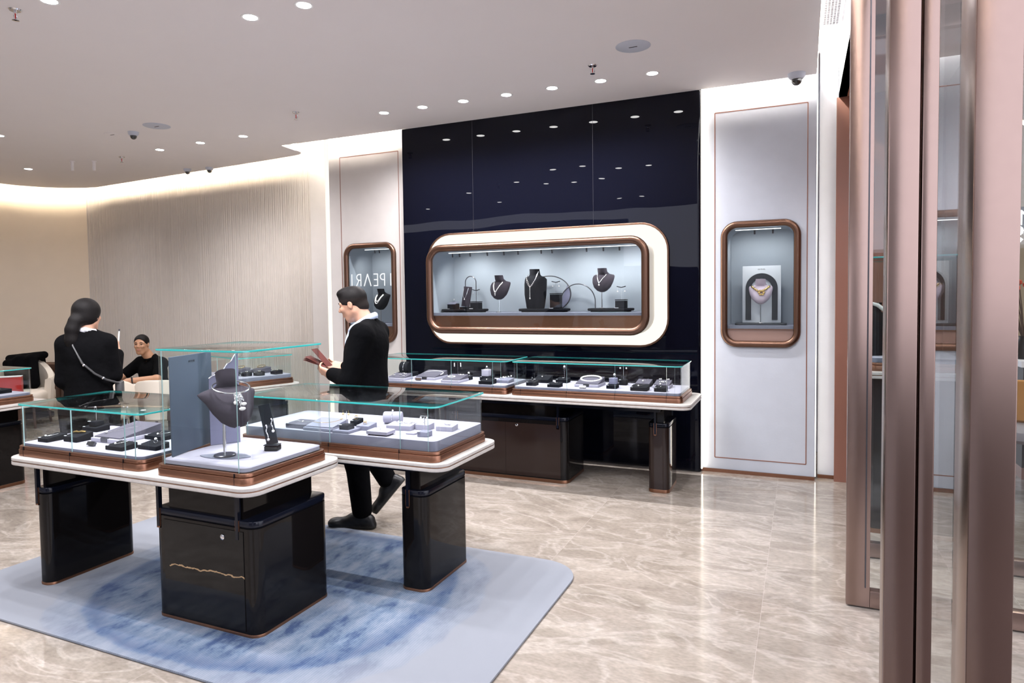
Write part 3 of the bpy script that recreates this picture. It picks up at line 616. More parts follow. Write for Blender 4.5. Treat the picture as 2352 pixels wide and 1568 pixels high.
def pearl_strand(label, x, y, z, rx, ry, r=.0045, n=34, mat='pearl', tilt=0., rz=0, lying=None, k=3):
    m_ = MB(); N = n*k; pts = []
    for i in range(N):
        a = 2*PI*i/N; pts.append((rx*math.cos(a), ry*math.sin(a)*math.cos(tilt), ry*math.sin(a)*math.sin(tilt)))
    m_.tube(pts, lambda t: r*(.55+.45*abs(math.sin(PI*t*n))), 6, True)
    o = m_.build('pearl_necklace', mat, None, 80); o.location = (x, y, z+r+abs(ry*math.sin(tilt))); o.rotation_euler = (0, 0, rz); return tag(o, label, 'necklace')
def ring_j(label, x, y, z, pearl='pearl', metal='silver', r=.010, rz=.4, s=1.0):
    t = thing('pearl_ring', label, 'ring', (x, y, z), rz)
    m_ = MB().tube([(r*math.cos(2*PI*i/16), 0, r+.002+r*math.sin(2*PI*i/16)) for i in range(16)], .0014, 6, True); m_.build('band', metal, t)
    MB().ball((0, 0, 2*r+.005), .0065*s, 12).build('pearl', pearl, t)
    return t
def pendant(label, x, y, z, L=.05, metal='silver', pearl='pearl', rz=0, slope=0., spread=.018, s=1.0):
    """chain lying in a narrow V with a pearl drop at its point (towards the camera)"""
    t = thing('pearl_pendant', label, 'pendant', (x, y, z), rz)
    f = lambda v: .0015+slope*v
    m_ = MB().tube([(-spread, L, f(L)), (-spread*.55, L*.5, f(L*.5)), (0, 0, f(0)), (spread*.55, L*.5, f(L*.5)), (spread, L, f(L))], .0011*s, 5); m_.build('chain', metal, t)
    MB().ball((0, -.006, f(0)+.004*s), .0060*s, 12).build('pearl', pearl, t)
    return t
def earring_stand(label, x, y, z, w=.045, h=.085, blk=.028, base='velvet_black', bar='velvet_black', barw=.036, rz=0, stepped=False):
    t = thing('earring_stand', label, 'earring stand', (x, y, z), rz)
    b_ = MB().rbox(-w/2, w/2, -w/2, w/2, 0, blk, .005, .002, 3).build('block', base, t)
    if stepped: MB().rbox(-w*.9, w*.9, -w, w, 0, .014, .003, .001, 2).build('step', 'velvet_grey', t)
    MB().tube([(0, 0, blk), (0, 0, h)], .0018, 6).build('stem', 'silver', t)
    MB().box(-barw/2, barw/2, -.004, .004, h, h+.005).build('bar', bar, t, 0)
    MB().box(-w/2+.001, -w/2+.018, -w/2-.006, -w/2+.004, blk, blk+.003).build('price_tag', 'tag_white', t, 0)
    return t
def earrings(label, x, y, z, dx, drop=.014, pearl='pearl', metal='silver', s=1.0, group=None, n=1):
    """a pair hanging from a stand's bar; each one its own thing"""
    for k in (-1, 1):
        t = thing('pearl_earring', label, 'earring', (x+k*dx, y, z), 0, group or 'pair: '+label)
        m_ = MB().tube([(0, -.005, .004), (0, -.007, 0), (0, -.006, -drop)], .0011, 5); m_.build('hook', metal, t)
        for i in range(n): MB().ball((0, -.006, -drop-.005*s-i*.011*s), .0058*s, 10).build('pearl', pearl, t)
def cluster(label, x, y, z, n, sx_, sy, mat='pearl', r=.005, metal='silver', name='pearl_brooch', cat='brooch', rz=0, slope=0):
    """a brooch / comb: a metal spray with pearls along it"""
    t = thing(name, label, cat, (x, y, z), rz)
    pts = [(-sx_+2*sx_*i/8, sy*math.sin(i*1.1), .003+.002*math.sin(i*2.)+slope*(i/8)) for i in range(9)]
    MB().tube(pts, .0018, 5).build('spray', metal, t)
    for i in range(n):
        u = (i+.5)/n; MB().ball((-sx_+2*sx_*u, sy*math.sin(u*8.8)+(.004 if i % 2 else -.004), .007+slope*u), r*(.8+.35*((i*7) % 3)/2), 10).build('pearl', mat, t)
    return t
def bust(label, x, y, z, w, h, stand=.0, mat='bust_purple', rz=0, tall=False, foot='chrome', square=False):
    """a neck-and-shoulder necklace form, facing -Y; on a rod when stand > 0"""
    t = thing('necklace_bust', label, 'display bust', (x, y, z), rz)
    rows = []
    if tall: sec = [(0, .36, .30, .02), (.03, .38, .32, .02), (.35, .47, .34, .01), (.62, .50, .30, .015), (.74, .50, .25, .03), (.80, .44, .21, .04), (.825, .30, .20, .045), (.86, .245, .20, .04), (.94, .225, .20, .02), (1., .225, .20, .0)]
    else: sec = [(0, .06, .06, -.02), (.06, .20, .16, -.04), (.2, .36, .22, -.03), (.4, .46, .22, 0), (.58, .50, .18, .05), (.66, .50, .14, .09), (.715, .47, .11, .11), (.74, .36, .12, .11), (.765, .245, .14, .10), (.85, .215, .16, .07), (1., .205, .165, .03)]
    k = 28
    for fz, a, b_, oy in sec:
        L = []
        for j in range(k):
            q = 2*PI*j/k; co, si = math.cos(q), math.sin(q); e = .72 if fz < .8 else .95
            X = math.copysign(abs(co)**e, co)*a*w; Y = math.copysign(abs(si)**e, si)*b_*w
            if Y > 0: Y *= .55
            Y += abs(co)**3*.10*w*(1 if fz < .8 else 0)
            L.append((X, Y+oy*w, stand+fz*h))
        rows.append(L)
    MB().rings(rows).build('form', mat, t, 50)
    if stand > 0:
        MB().tube([(0, .0, .004), (0, .01*w, stand+h*.25)], .0045, 10).build('rod', 'chrome', t)
        if foot == 'slab': MB().lathe([(.0005, .008), (.045, .008), (.047, .006), (.047, 0), (.0005, 0)], 28).build('foot', 'steel_dark', t)
        else: MB().lathe([(.0005, .005), (.03, .005), (.032, 0), (.0005, 0)], 24).build('foot', foot, t)
    return t
def bust_front(w, h, stand, u, v):
    """a point on a bust's chest: u -1..1 across, v 0..1 of the height"""
    sec = [(0, .06, .06, -.02), (.06, .20, .16, -.04), (.2, .36, .22, -.03), (.4, .46, .22, 0), (.58, .50, .18, .05), (.66, .50, .14, .09), (.715, .47, .11, .11), (.74, .36, .12, .11), (.765, .245, .14, .10), (.85, .215, .16, .07), (1., .205, .165, .03)]
    for i in range(len(sec)-1):
        if sec[i][0] <= v <= sec[i+1][0]:
            f = (v-sec[i][0])/(sec[i+1][0]-sec[i][0]); a, b_, oy = [sec[i][j]*(1-f)+sec[i+1][j]*f for j in (1, 2, 3)]; break
    X = u*.5*w; q = min(1, abs(X)/(a*w)); co = q**(1/.72); si = math.sqrt(max(0, 1-co*co)); Y = -(si**.72)*b_*w+co**3*.10*w
    return (X, Y+oy*w-.004, stand+v*h)
def bust_necklace(label, b_, w, h, stand, us, vs, r, mat, beads, drops=(), rz=None):
    """strand from the neck's sides down to a point on the chest, with drops"""
    t = thing('necklace', label, 'necklace', b_.location[:], b_.rotation_euler.z)
    P = []
    for i in range(25):
        s_ = i/24*2-1; u = us*s_; v = vs[1]+(vs[0]-vs[1])*abs(s_)**vs[2]; P.append(bust_front(w, h, stand, u, v))
    MB().tube(P if len(P) > 60 else [tuple(Vector(P[int(a)])*(1-(a-int(a)))+Vector(P[min(24, int(a)+1)])*(a-int(a))) for a in np.linspace(0, 24, beads*3+1)], (lambda q: r*(.6+.4*abs(math.sin(PI*q*beads)))), 6).build('strand', mat, t, 80)
    for du, dv, rd, mt in drops:
        MB().ball(bust_front(w, h, stand, du, dv), rd, 10, 0, (1, .8, 1)).build('drop', mt, t)
    return t

# --- case A (lounge end of the nearest table), pad top at .819
zA = .820
block_, zz = block('black block with a pearl pendant, at the lounge end of the nearest low case', -3.890, 2.414, zA, .088, .115); pendant('single pearl pendant on the first black block from the lounge end', -3.895, 2.385, zA+.026, .055, slope=.10)
b1_, zz = block('black velvet block with a gold bracelet, beside the glass seam', -3.742, 2.465, zA, .115, .10, .03, tilt=.016); MB
g_ = MB().tube([(-.032, -.012, .004), (-.015, -.004, .007), (.0, .0, .005), (.016, .006, .008), (.034, .016, .006)], lambda t: .0075*(.65+.35*abs(math.sin(PI*t*6))), 8).build('gold_bracelet', 'gold'); g_.location = (-3.742, 2.47, zA+.041); tag(g_, 'chunky gold bracelet on the black block by the glass seam', 'bracelet')
tr_, inf = tray('large lavender tray with sloped dark pad and silver chain, in the nearest low case', -3.535, 2.615, zA, .225, .29); p_ = pendant('silver chain with a pearl and a leaf loop on the large sloped tray', -3.60, 2.54, zA+on_pad(inf, .2)+.002, .16, slope=.16, spread=.05, s=1.2, rz=-.5)
plate('small dark name plaque before the large sloped tray', -3.522, 2.385, zA, 0, 'steel_dark')
block('black velvet block with a chain pendant, nearest the glass front', -3.303, 2.405, zA, .13, .095); pendant('thin chain with a pearl on the black block nearest the glass front', -3.315, 2.385, zA+.027, .055, slope=.1)
block('black velvet block with a pearl ring, beside the tall case', -3.148, 2.475, zA, .14, .085); ring_j('ring of two pearls on the black block beside the tall case', -3.13, 2.475, zA+.026, s=1.2)
block('black velvet block with a looped chain, behind the pearl ring block', -3.335, 2.68, zA, .155, .11); pendant('looped silver chain on the black block behind the pearl ring', -3.325, 2.65, zA+.026, .06, slope=.1, spread=.04)
block('broad black block carrying the small pedestal, at the back of the nearest low case', -3.99+.06, 2.70, zA, .13, .09, .025)
es = earring_stand('black pedestal stand with a pearl ring on its slanted top', -3.925, 2.70, zA+.030, .06, .085, .028, barw=.055); ring_j('pearl ring lying on the slanted top of the black pedestal stand', -3.93, 2.70, zA+.030+.09, r=.008)
es = earring_stand('slim stand with two hanging pearl earrings behind the large sloped tray', -3.78, 2.795, zA, .04, .155, .01, barw=.035); earrings('round pearl earring hanging behind the large sloped tray', -3.78, 2.795, zA+.155, .017)

# --- tall case, cushion top at .834
zB = .836
o = thing('display_card', 'large slate grey upright card in the tall glass case', 'card', (-2.865, 2.490, zB), math.radians(106)); MB().rbox(-.178, .178, 0, .008, 0, .49, .002, .001, 2).build('board', 'blue_card', o)
L_, WW = bar_letters('GN PEARL', .009, .001); m_ = MB()
for ch in L_:
    for s_ in ch: stroke(m_, s_, .0011, lambda x, z, d: (x-WW/2, -.0004-.0004*d, z+.452))
m_.build('logo', 'steel_dark', o, 0)
sc_ = MB(); top = [(-.075+.15*i/30, .355+.13*(i/30)**1.6+.010*abs(math.sin(i/30*PI*4))) for i in range(31)]
ol = [(-.075, 0)]+[(.075, 0)]+top[::-1]
sc_.rings([[(x, 0, z) for x, z in ol], [(x, .012, z) for x, z in ol]]); o = thing('display_screen', 'small lilac screen with a wavy top edge behind the dark bust', 'screen', (-2.81, 2.645, zB), math.radians(58)); sc_.build('board', 'lilac_card', o, 0); MB().tube([(x, -.002, z) for x, z in top], .003, 5).build('wavy_rim', 'silver', o)
o = MB(); o.rings([[( .12*math.cos(a)*(1 if math.cos(a) > 0 else 1.25), .055*math.sin(a)*(1-abs(math.cos(a))**3*.5), z) for a in [2*PI*i/32 for i in range(32)]] for z in (0, .003)]); o = o.build('foot_mat', 'grey_felt', None, 0); o.location = (-2.570, 2.43, zB-.001); o.rotation_euler = (0, 0, .25); tag(o, 'grey leaf shaped mat under the chrome foot of the dark bust', 'mat')
BT = thing('necklace_bust', 'large tilted dark bust wearing the tassel necklace in the tall case', 'display bust', (-2.585, 2.425, zB+.002), 0)
MB().tube([(0, 0, .004), (0, 0, .26)], .0075, 12).build('rod', 'chrome', BT); MB().lathe([(.0005, .010), (.048, .010), (.052, .007), (.052, 0), (.0005, 0)], 32).build('foot', 'steel_dark', BT)
TM = Matrix.Translation((.02, .035, .29)) @ Matrix.Rotation(math.radians(66), 4, 'Z') @ Matrix.Rotation(math.radians(-30), 4, 'X') @ Matrix.Translation((0, 0, -.16))
rows = []; bw, bh = .235, .30
for fz, a, b_, oy in [(0, .05, .04, -.04), (.03, .16, .09, -.06), (.12, .30, .16, -.06), (.3, .42, .19, -.02), (.5, .50, .17, .03), (.62, .58, .13, .08), (.69, .60, .085, .12), (.735, .50, .07, .15), (.765, .27, .12, .14), (.80, .205, .16, .12), (.90, .195, .18, .10), (1., .205, .19, .08)]:
    L = []
    for j in range(32):
        q = 2*PI*j/32; co, si = math.cos(q), math.sin(q); X = math.copysign(abs(co)**.8, co)*a*bw; Y = math.copysign(abs(si)**.8, si)*b_*bw*(1 if si < 0 else .6)+abs(co)**3*(.12*bw if fz < .78 else 0)
        L.append((X, Y+oy*bw, fz*bh))
    rows.append(L)
MB().rings(rows).xf(TM).build('form', 'bust_purple', BT, 50)
NT = thing('tassel_necklace', 'silver collar with a pearl tassel on the large tilted bust', 'necklace', BT.location[:])
P = []
for i in range(33):
    a = -PI*1.18/1+i*PI*2.36/32-PI/2; P.append((.088*math.cos(a), -.010-.046*(-math.sin(a))*1.15-.008, .202+.058*math.sin(a)))
MB().tube(P, lambda t: .0022+.0022*math.sin(PI*t), 8).xf(TM).build('collar', 'silver', NT)
for k in range(7):
    x0 = -.014+.0047*k; ln = (.055, .07, .05, .08, .06, .045, .05)[k]; pts = [(x0*(1+.45*q), -.074-.006*math.sin(q*2), .148-ln*q) for q in np.linspace(0, 1, 22)]
    MB().tube(pts, lambda t: .0044*(.5+.5*abs(math.sin(PI*t*9))), 6).xf(TM).build('tassel_strand', 'silver', NT)
for x, z, r, sc__ in ((-.022, .092, .0085, (.8, 1, 1.1)), (.018, .082, .0095, (1.5, 1, .85)), (.006, .058, .0105, (1.6, 1, .85))): MB().ball((x, -.080, z), r, 12, 0, sc__).xf(TM).build('tassel_pearl', 'pearl', NT)
ST = thing('earring_easel', 'tilted black earring easel on a small block in the tall case', 'earring stand', (-2.462, 2.62, zB), math.radians(20))
MB().rbox(-.034, .034, -.028, .028, 0, .022, .002, .001, 2).build('block', 'velvet_black', ST)
MB().box(-.036, .036, -.030, .022, .026, .030).build('plate', 'card_black', ST, 0)
EM = Matrix.Translation((0, -.004, .030)) @ Matrix.Rotation(math.radians(-4), 4, 'X') @ Matrix.Rotation(math.radians(-13), 4, 'Y')
MB().box(-.03, .03, 0, .006, 0, .205).xf(EM).build('panel', 'card_black', ST, 0); MB().box(-.028, .028, .002, .006, -.004, .004).build('spacer', 'steel_dark', ST, 0)
for k, (x, z, ln) in enumerate(((-.012, .105, .070), (.022, .130, .058))):
    e_ = thing('drop_earring', 'crystal and pearl drop earring on the black easel, %s one' % ('lower' if k == 0 else 'higher'), 'earring', ST.location[:], ST.rotation_euler.z)
    pts = [(x+.006*math.sin(q*9)*(1-q), -.0035, z-ln*q) for q in np.linspace(0, 1, 24)]
    MB().tube(pts, lambda t: .0052*(1-.55*t)*(.5+.5*abs(math.sin(PI*t*9))), 6).xf(EM).build('spray', 'silver', e_); MB().ball((x, -.007, z-ln-.008), .0078, 12).xf(EM).build('pearl', 'pearl', e_)

# --- case B (second table), pad top at .857
zC = .858
block('low grey block with a silver leaf brooch, partly behind the dark bust', -2.668, 3.085, zC, .14, .13, .025, 'velvet_purple', .004); cluster('silver leaf brooch with one pearl on the low grey block', -2.65, 3.08, zC+.028, 1, .065, .008, rz=.1)
tr_, inf = tray('flat grey tray with a gold chain necklace, beside the tall case', -2.495, 3.085, zC, .20, .17, 0, 'velvet_grey', 'velvet_grey', .016, False)
g_ = thing('gold_necklace', 'gold chain with one golden pearl on the flat grey tray', 'necklace', (-2.49, 3.07, zC+.036)); MB().tube([(-.085, .0, .0), (-.04, -.012, .0), (.02, -.010, .002), (.06, .01, .008), (.085, .035, .016)], .0016, 6).build('chain', 'gold', g_); MB().ball((.088, .035, .022), .0075, 12).build('pearl', 'gold_pearl', g_)
es = earring_stand('black stand on a grey step with golden pearl earrings', -2.328, 3.055, zC, .062, .115, .040, barw=.046, stepped=True); earrings('golden pearl earring on the black stand over a grey step', -2.328, 3.055, zC+.115, .019, .010, 'gold_pearl', 'gold', 1.25)
block('small black block with a golden pearl ring, behind the golden earrings', -2.385, 3.225, zC, .055, .06, .03); ring_j('tall golden pearl ring behind the golden earrings', -2.385, 3.22, zC+.034, 'gold_pearl', 'gold', s=1.2)
block('grey block with a large golden pearl ring', -2.262, 3.15, zC, .085, .085, .025, 'velvet_grey'); ring_j('large golden pearl ring on the grey block', -2.265, 3.14, zC+.020, 'gold_pearl', 'gold', s=1.6)
t_, _ = block('lavender block raised on a dark foot, with a pearl ring', -2.098, 3.05, zC+.006, .135, .085, .018, 'velvet_lavender', .003, tagged=False); MB().box(-.058, .058, -.036, .036, -.007, .0).build('dark_foot', 'velvet_black', t_, 0); ring_j('pearl ring on the lavender block raised on a dark foot', -2.11, 3.05, zC+.022, s=1.3)
t = thing('bracelet_roll', 'lavender roll cushion wearing a pearl bracelet', 'display roll', (-2.215, 3.35, zC+.036), .35); m_ = MB().lathe([(.0005, -.055), (.030, -.055), (.034, -.05), (.034, .05), (.030, .055), (.0005, .055)], 24).xf(Matrix.Rotation(PI/2, 4, 'Y')); m_.build('roll', 'velvet_lavender', t); 
t = thing('pearl_bracelet', 'thin bracelet with a pearl round the lavender roll', 'bracelet', (-2.215, 3.35, zC+.036), .35); MB().tube([(0, .0355*math.cos(2*PI*i/28), .0355*math.sin(2*PI*i/28)) for i in range(28)], .0013, 5, True).build('band', 'silver', t); MB().ball((0, -.006, .041), .006, 10).build('pearl', 'pearl', t)
block('long lavender block with a comb of pearls', -2.075, 3.225, zC, .15, .10, .028, 'velvet_lavender', .003, .15, False); cluster('silver comb set with many pearls on the long lavender block', -2.06, 3.23, zC+.031, 7, .065, .010, r=.0055, name='pearl_comb', cat='hair comb', rz=.25)
es = earring_stand('rounded lavender stand with silver pearl earrings, at the front of the high pad case', -1.850, 3.10, zC, .062, .105, .026, 'velvet_grey', 'silver', .046); earrings('pearl hoop earring on the rounded lavender stand', -1.850, 3.10, zC+.108, .019, .004)
block('lavender block with a ring, behind the rounded stand', -1.950, 3.27, zC, .085, .075, .03, 'velvet_lavender', .004); ring_j('silver ring with a dark stone behind the rounded stand', -1.955, 3.265, zC+.033, 'silver', s=.9)
block('lavender block with a pearl pair, nearest the entrance end of the high pad case', -1.818, 3.29, zC, .10, .09, .026, 'velvet_lavender', .004, .1); cluster('cluster of two pearls on the block at the entrance end', -1.815, 3.285, zC+.029, 3, .020, .006, r=.0065)
o = MB().rbox(-.03, .03, -.022, .022, 0, .008, .006, .002, 3).build('display_plate', 'velvet_lavender'); o.location = (-1.945, 3.125, zC); tag(o, 'small flat lavender plate beside the rounded stand', 'plate')

# --- wall counter, case beside the man (pad .825)
zD = .826
def pairs_tray(label, x, y, w, d):
    tr_, inf = tray(label, x, y, zD, w, d, plate=False); return inf
inf = pairs_tray('lavender tray of small pearl earrings, beside the walking man', -3.50, 5.43, .19, .17)
for k, (dx, dy, f) in enumerate(((-.05, -.03, .3), (.0, .0, .5), (.045, .02, .65), (.06, -.04, .25), (.01, .045, .8))): cluster('tiny pearl earring pair on the tray beside the walking man, %s from the front' % ('first', 'third', 'fourth', 'second', 'fifth')[k], -3.50+dx, 5.43+dy, zD+on_pad(inf, f), 2, .010, .002, r=.005, name='pearl_studs', cat='earrings')
block('black block carrying the bracelet cylinder', -3.60, 5.70, zD, .19, .15, .03)
t = thing('bracelet_roll', 'black bracelet cylinder standing on a black block', 'display roll', (-3.61, 5.71, zD+.036)); MB().lathe([(.0005, 0), (.058, 0), (.058, .095), (.0005, .095)], 24).xf(Matrix.Translation((0, 0, .045)) @ Matrix.Rotation(PI/2, 4, 'Y') @ Matrix.Translation((0, 0, -.047))).build('roll', 'velvet_black', t)
t = tag(MB().tube([(.0, .0595*math.cos(2*PI*i/40), .045+.0595*math.sin(2*PI*i/40)) for i in range(40)], .0025, 5, True).build('crystal_bracelet', 'silver'), 'crystal bracelet round the black cylinder', 'bracelet'); t.location = (-3.61, 5.71, zD+.036)
tr_, inf = tray('lavender tray with sloped pad holding the thin pearl ring necklace', -3.255, 5.60, zD, .22, .27); pearl_strand('thin pearl necklace laid in an oval on the sloped pad', -3.25, 5.62, zD+.025, .105, .075, .005, 40, tilt=.2)
plate('small bronze plaque before the thin pearl necklace', -3.285, 5.40, zD, 0, 'bronze')
tr_, inf = tray('lavender tray with a pearl bracelet and studs, in front of the thin necklace', -2.92, 5.45, zD, .19, .20, plate=False); pearl_strand('small pearl bracelet in a ring on the front tray', -2.955, 5.45, zD+.035, .035, .025, .005, 16, tilt=.15)
for k in range(2): cluster('pearl stud pair on the front tray, %s' % ('nearer the bracelet' if k == 0 else 'at the tray corner'), -2.885+.03*k, 5.48, zD+.055, 2, .012, .002, r=.006, name='pearl_studs', cat='earrings')
es = earring_stand('slim stand with three-pearl earrings behind the front tray', -3.03, 5.72, zD, .07, .145, .02, barw=.08); earrings('three-pearl drop earring on the slim stand', -3.03, 5.72, zD+.145, .034, .004, s=1.1, n=3)
block('small black block with an upright pearl ring', -2.858, 5.61, zD, .058, .06, .03, tagged=False); ring_j('upright pearl ring on the small black block', -2.858, 5.61, zD+.035, r=.012, s=1.5)
block('black block with a leaf pendant, at the front of the case beside the man', -2.563, 5.40, zD, .125, .12, .03); pendant('silver leaf pendant at the front of the case beside the man', -2.56, 5.38, zD+.036, .06, slope=.1)
block('broad black block carrying the clear cube', -2.69, 5.66, zD, .11, .10, .03)
t = thing('ring_cube', 'lavender cube stand on a black block', 'display cube', (-2.695, 5.655, zD+.036)); MB().rbox(-.035, .035, -.035, .035, 0, .06, .003, .002, 2).build('body', 'velvet_lavender', t); MB().box(-.035, -.015, -.037, -.03, .06, .063).build('price_tag', 'tag_white', t, 0); ring_j('ring with pearls on the lavender cube', -2.69, 5.655, zD+.098, s=1.2)
block('purple grey block with a pearl tiara comb', -2.46, 5.55, zD, .13, .13, .025, 'velvet_grey'); cluster('tiara comb with upright pearls on the purple grey block', -2.455, 5.55, zD+.03, 6, .06, .015, r=.007, name='pearl_comb', cat='hair comb', slope=.02)

# --- wall counter, case nearest the pale panel
block('small black block with a dark pearl ring, first from the joint of the counter cases', -2.145, 5.43, zD, .085, .09, .03); ring_j('dark stone ring on the first small black block', -2.145, 5.43, zD+.034, 'steel_dark', s=1.5)
block('wedge shaped black block with a pearl pendant', -2.13, 5.66, zD, .14, .13, .03, tilt=.03); pendant('pearl pendant on the wedge shaped black block', -2.13, 5.64, zD+.048, .06, slope=.22)
block('low black block with a small pearl, second from the joint', -1.925, 5.40, zD, .108, .10, .025); cluster('small pearl brooch on the second low black block', -1.92, 5.40, zD+.031, 1, .018, .004, r=.006)
block('black block under the slim ring stand', -1.955, 5.70, zD, .11, .10, .03)
es = earring_stand('slim stand holding a ring of two pearls', -1.945, 5.71, zD+.034, .03, .075, .006, barw=.02); ring_j('ring of two pearls on top of the slim stand', -1.945, 5.71, zD+.116, s=1.6, rz=0)
tr_, inf = tray('lavender tray with sloped pad holding the thick pearl necklace', -1.665, 5.57, zD, .21, .24); pearl_strand('thick graduated pearl necklace on the sloped pad', -1.665, 5.60, zD+.03, .088, .065, .0095, 30, tilt=.25)
plate('small pale plaque before the thick pearl necklace', -1.67, 5.365, zD, 0, 'stone')
block('black block under the lilac cube', -1.44, 5.47, zD, .085, .10, .028)
t = thing('ring_cube', 'lilac cube stand with a pearl ring', 'display cube', (-1.435, 5.475, zD+.034)); MB().rbox(-.03, .03, -.03, .03, 0, .05, .003, .002, 2).build('body', 'lilac_card', t); MB().box(-.03, -.01, -.032, -.026, .05, .053).build('price_tag', 'tag_white', t, 0); ring_j('pearl ring on the lilac cube', -1.425, 5.475, zD+.088, s=1.6)
es = earring_stand('black stand with teardrop pearl earrings behind the lilac cube', -1.405, 5.70, zD, .065, .165, .045, barw=.06); earrings('teardrop pearl earring behind the lilac cube', -1.405, 5.70, zD+.165, .027, .014, s=1.3)
block('black block with a Y-shaped pendant, front of the case near the pale panel', -1.20, 5.42, zD, .135, .12, .03); pendant('Y-shaped chain and pearl at the front near the pale panel', -1.205, 5.39, zD+.036, .07, slope=.1, spread=.04, s=1.1)
block('small black block with a pearl ring, last one before the pale panel', -1.03, 5.41, zD, .095, .085, .03); ring_j('pearl ring on the last small block before the pale panel', -1.035, 5.41, zD+.034, s=1.2)
tr_, inf = tray('purple tray with a pearl pendant, second from the pale panel', -1.225, 5.68, zD, .13, .16, 0, 'velvet_purple', 'velvet_black', plate=False); pendant('long pearl pendant on the purple tray', -1.225, 5.65, zD+.042, .08, slope=.2, spread=.03, s=1.3)
tr_, inf = tray('lavender tray with a pearl earring set, nearest the pale panel', -1.06, 5.65, zD, .14, .17, 0, 'velvet_purple', 'velvet_lavender', plate=False)
for k, (dx, dy, h_) in enumerate(((-.03, .05, .055), (.035, .05, .055), (0, -.01, .04))): cluster('pearl piece of the earring set near the pale panel, %s' % ('far corner by the purple tray', 'far corner by the panel', 'front cluster')[k], -1.06+dx, 5.65+dy, zD+h_, 2 if k < 2 else 4, .012 if k < 2 else .03, .004, r=.0065, name='pearl_studs' if k < 2 else 'pearl_brooch', cat='earrings' if k < 2 else 'brooch')

# --- far cases
for k, (dx, dy, w_, lb, jw) in enumerate(((.16, -.2, .08, 'first', 'g'), (.24, -.11, .08, 'second', 'g'), (.30, -.005, .08, 'third', 's'), (.33, .17, .10, 'last', 'g'))):
    a = math.radians(-18.4); x, y = -5.28+(dx*math.cos(a)-dy*math.sin(a)), 5.256+(dx*math.sin(a)+dy*math.cos(a))
    block('black block in the case before the fluted wall, %s from its near corner' % lb, x, y, .842, w_, .085, .03, rz=a); cluster('gold and pearl piece on the %s black block before the fluted wall' % lb, x, y, .878, 2, .02, .004, 'pearl', .006, 'gold', name='gold_brooch', rz=a)
for k, (dx, lb) in enumerate(((-.05, 'nearer the grey card'), (.10, 'nearer the walking man'))):
    a = math.radians(-18.4); x, y = -5.28+dx, 5.29+dx*.9
    t_, inf = tray('purple grey tray with a gold necklace before the fluted wall, %s' % lb, x, y, .842, .16, .15, a, 'velvet_purple', 'velvet_purple', .03, False); pearl_strand('gold necklace on the purple grey tray, %s' % lb, x, y, .842+.05, .055, .035, .004, 14, 'gold', .3, a)
block('black block with a white ring box, in the case cut by the picture edge', -6.38, 3.50, .826, .22, .13, .025); cluster('pearl and chain brooch in the case cut by the picture edge', -6.34, 3.49, .857, 1, .03, .01, r=.009)
block('lavender block at the picture edge', -6.55, 3.36, .826, .20, .12, .02, 'velvet_lavender', .003, tagged=False)

# --- large window: plinths, busts, hoops
sh = 1.446
for x0, x1, lb in ((-3.42, -2.93, 'under the small easel'), (-2.555, -2.05, 'under the tall bust'), (-1.85, -1.425, 'under the third bust')):
    t = thing('display_plinth', 'low black rounded plinth %s in the large window' % lb, 'plinth', ((x0+x1)/2, 6.17, sh)); q = (x1-x0)/2
    MB().rbox(-q+.03, q-.03, -.075, .075, 0, .010, .03, 0, 6).build('foot', 'velvet_black', t); MB().rbox(-q, q, -.09, .09, .010, .034, .05, .008, 6).build('slab', 'velvet_black', t)
zp = sh+.035
t = thing('display_cube', 'small black cube at the far end of the large window', 'display cube', (-3.298, 6.15, zp)); MB().rbox(-.048, .048, -.045, .045, 0, .055, .003, .002, 2).build('body', 'velvet_black', t); MB().box(-.046, .05, -.046, .046, .060, .064).xf(Matrix.Translation((0, 0, .0)) @ Matrix.Rotation(.25, 4, 'X')).build('top_plate', 'velvet_grey', t, 0); MB().box(-.048, -.02, -.055, -.045, 0, .004).build('price_tag', 'tag_white', t, 0)
ring_j('silver ring with a pearl on the small black cube', -3.29, 6.15, zp+.072, s=1.2)
t = thing('necklace_easel', 'leaning black easel with a small pearl necklace in the large window', 'easel', (-3.152, 6.15, zp)); MB().box(-.047, .065, -.05, .04, 0, .02).build('foot', 'velvet_black', t, 0); MB().box(-.045, .045, 0, .012, 0, .205).xf(Matrix.Translation((0, -.02, .025)) @ Matrix.Rotation(-.14, 4, 'X') @ Matrix.Rotation(.10, 4, 'Y')).build('panel', 'bust_purple', t, 0)
t = thing('pearl_pendant', 'fine necklace with a single pearl on the leaning black easel', 'necklace', (-3.152, 6.126, zp)); MB().tube([(-.022, .024, .21), (-.026, .012, .15), (-.020, .006, .12), (-.006, .003, .108), (.008, .006, .122), (.018, .014, .16), (.03, .026, .212)], .0022, 6).build('chain', 'silver', t); MB().ball((-.006, .0, .098), .007, 10).build('pearl', 'pearl', t)
def win_stand(label, x, bh, top, elabel):
    t = thing('earring_stand', label, 'earring stand', (x, 6.13, zp)); MB().rbox(-.048, .048, -.045, .045, 0, bh-.012, .003, .002, 2).build('block', 'velvet_black', t); MB().rbox(-.05, .05, -.047, .047, bh-.008, bh, .003, .001, 2).build('cap', 'velvet_black', t)
    MB().tube([(0, 0, bh), (0, 0, top)], .002, 6).build('stem', 'silver', t); MB().tube([(-.042, -.004, top+.006), (-.02, 0, top), (0, 0, top-.004), (.02, 0, top), (.042, -.004, top+.006)], .0045, 6).build('bar', 'velvet_black', t); MB().box(-.05, -.015, -.062, -.045, 0, .006).build('price_tag', 'tag_white', t, 0)
    return t
win_stand('black block stand with long crystal earrings beside the leaning easel', -3.025, .075, .19, ''); earrings('long crystal earring beside the leaning easel', -3.025, 6.13, zp+.19, .032, .012, 'silver', 'silver', .8, n=4)
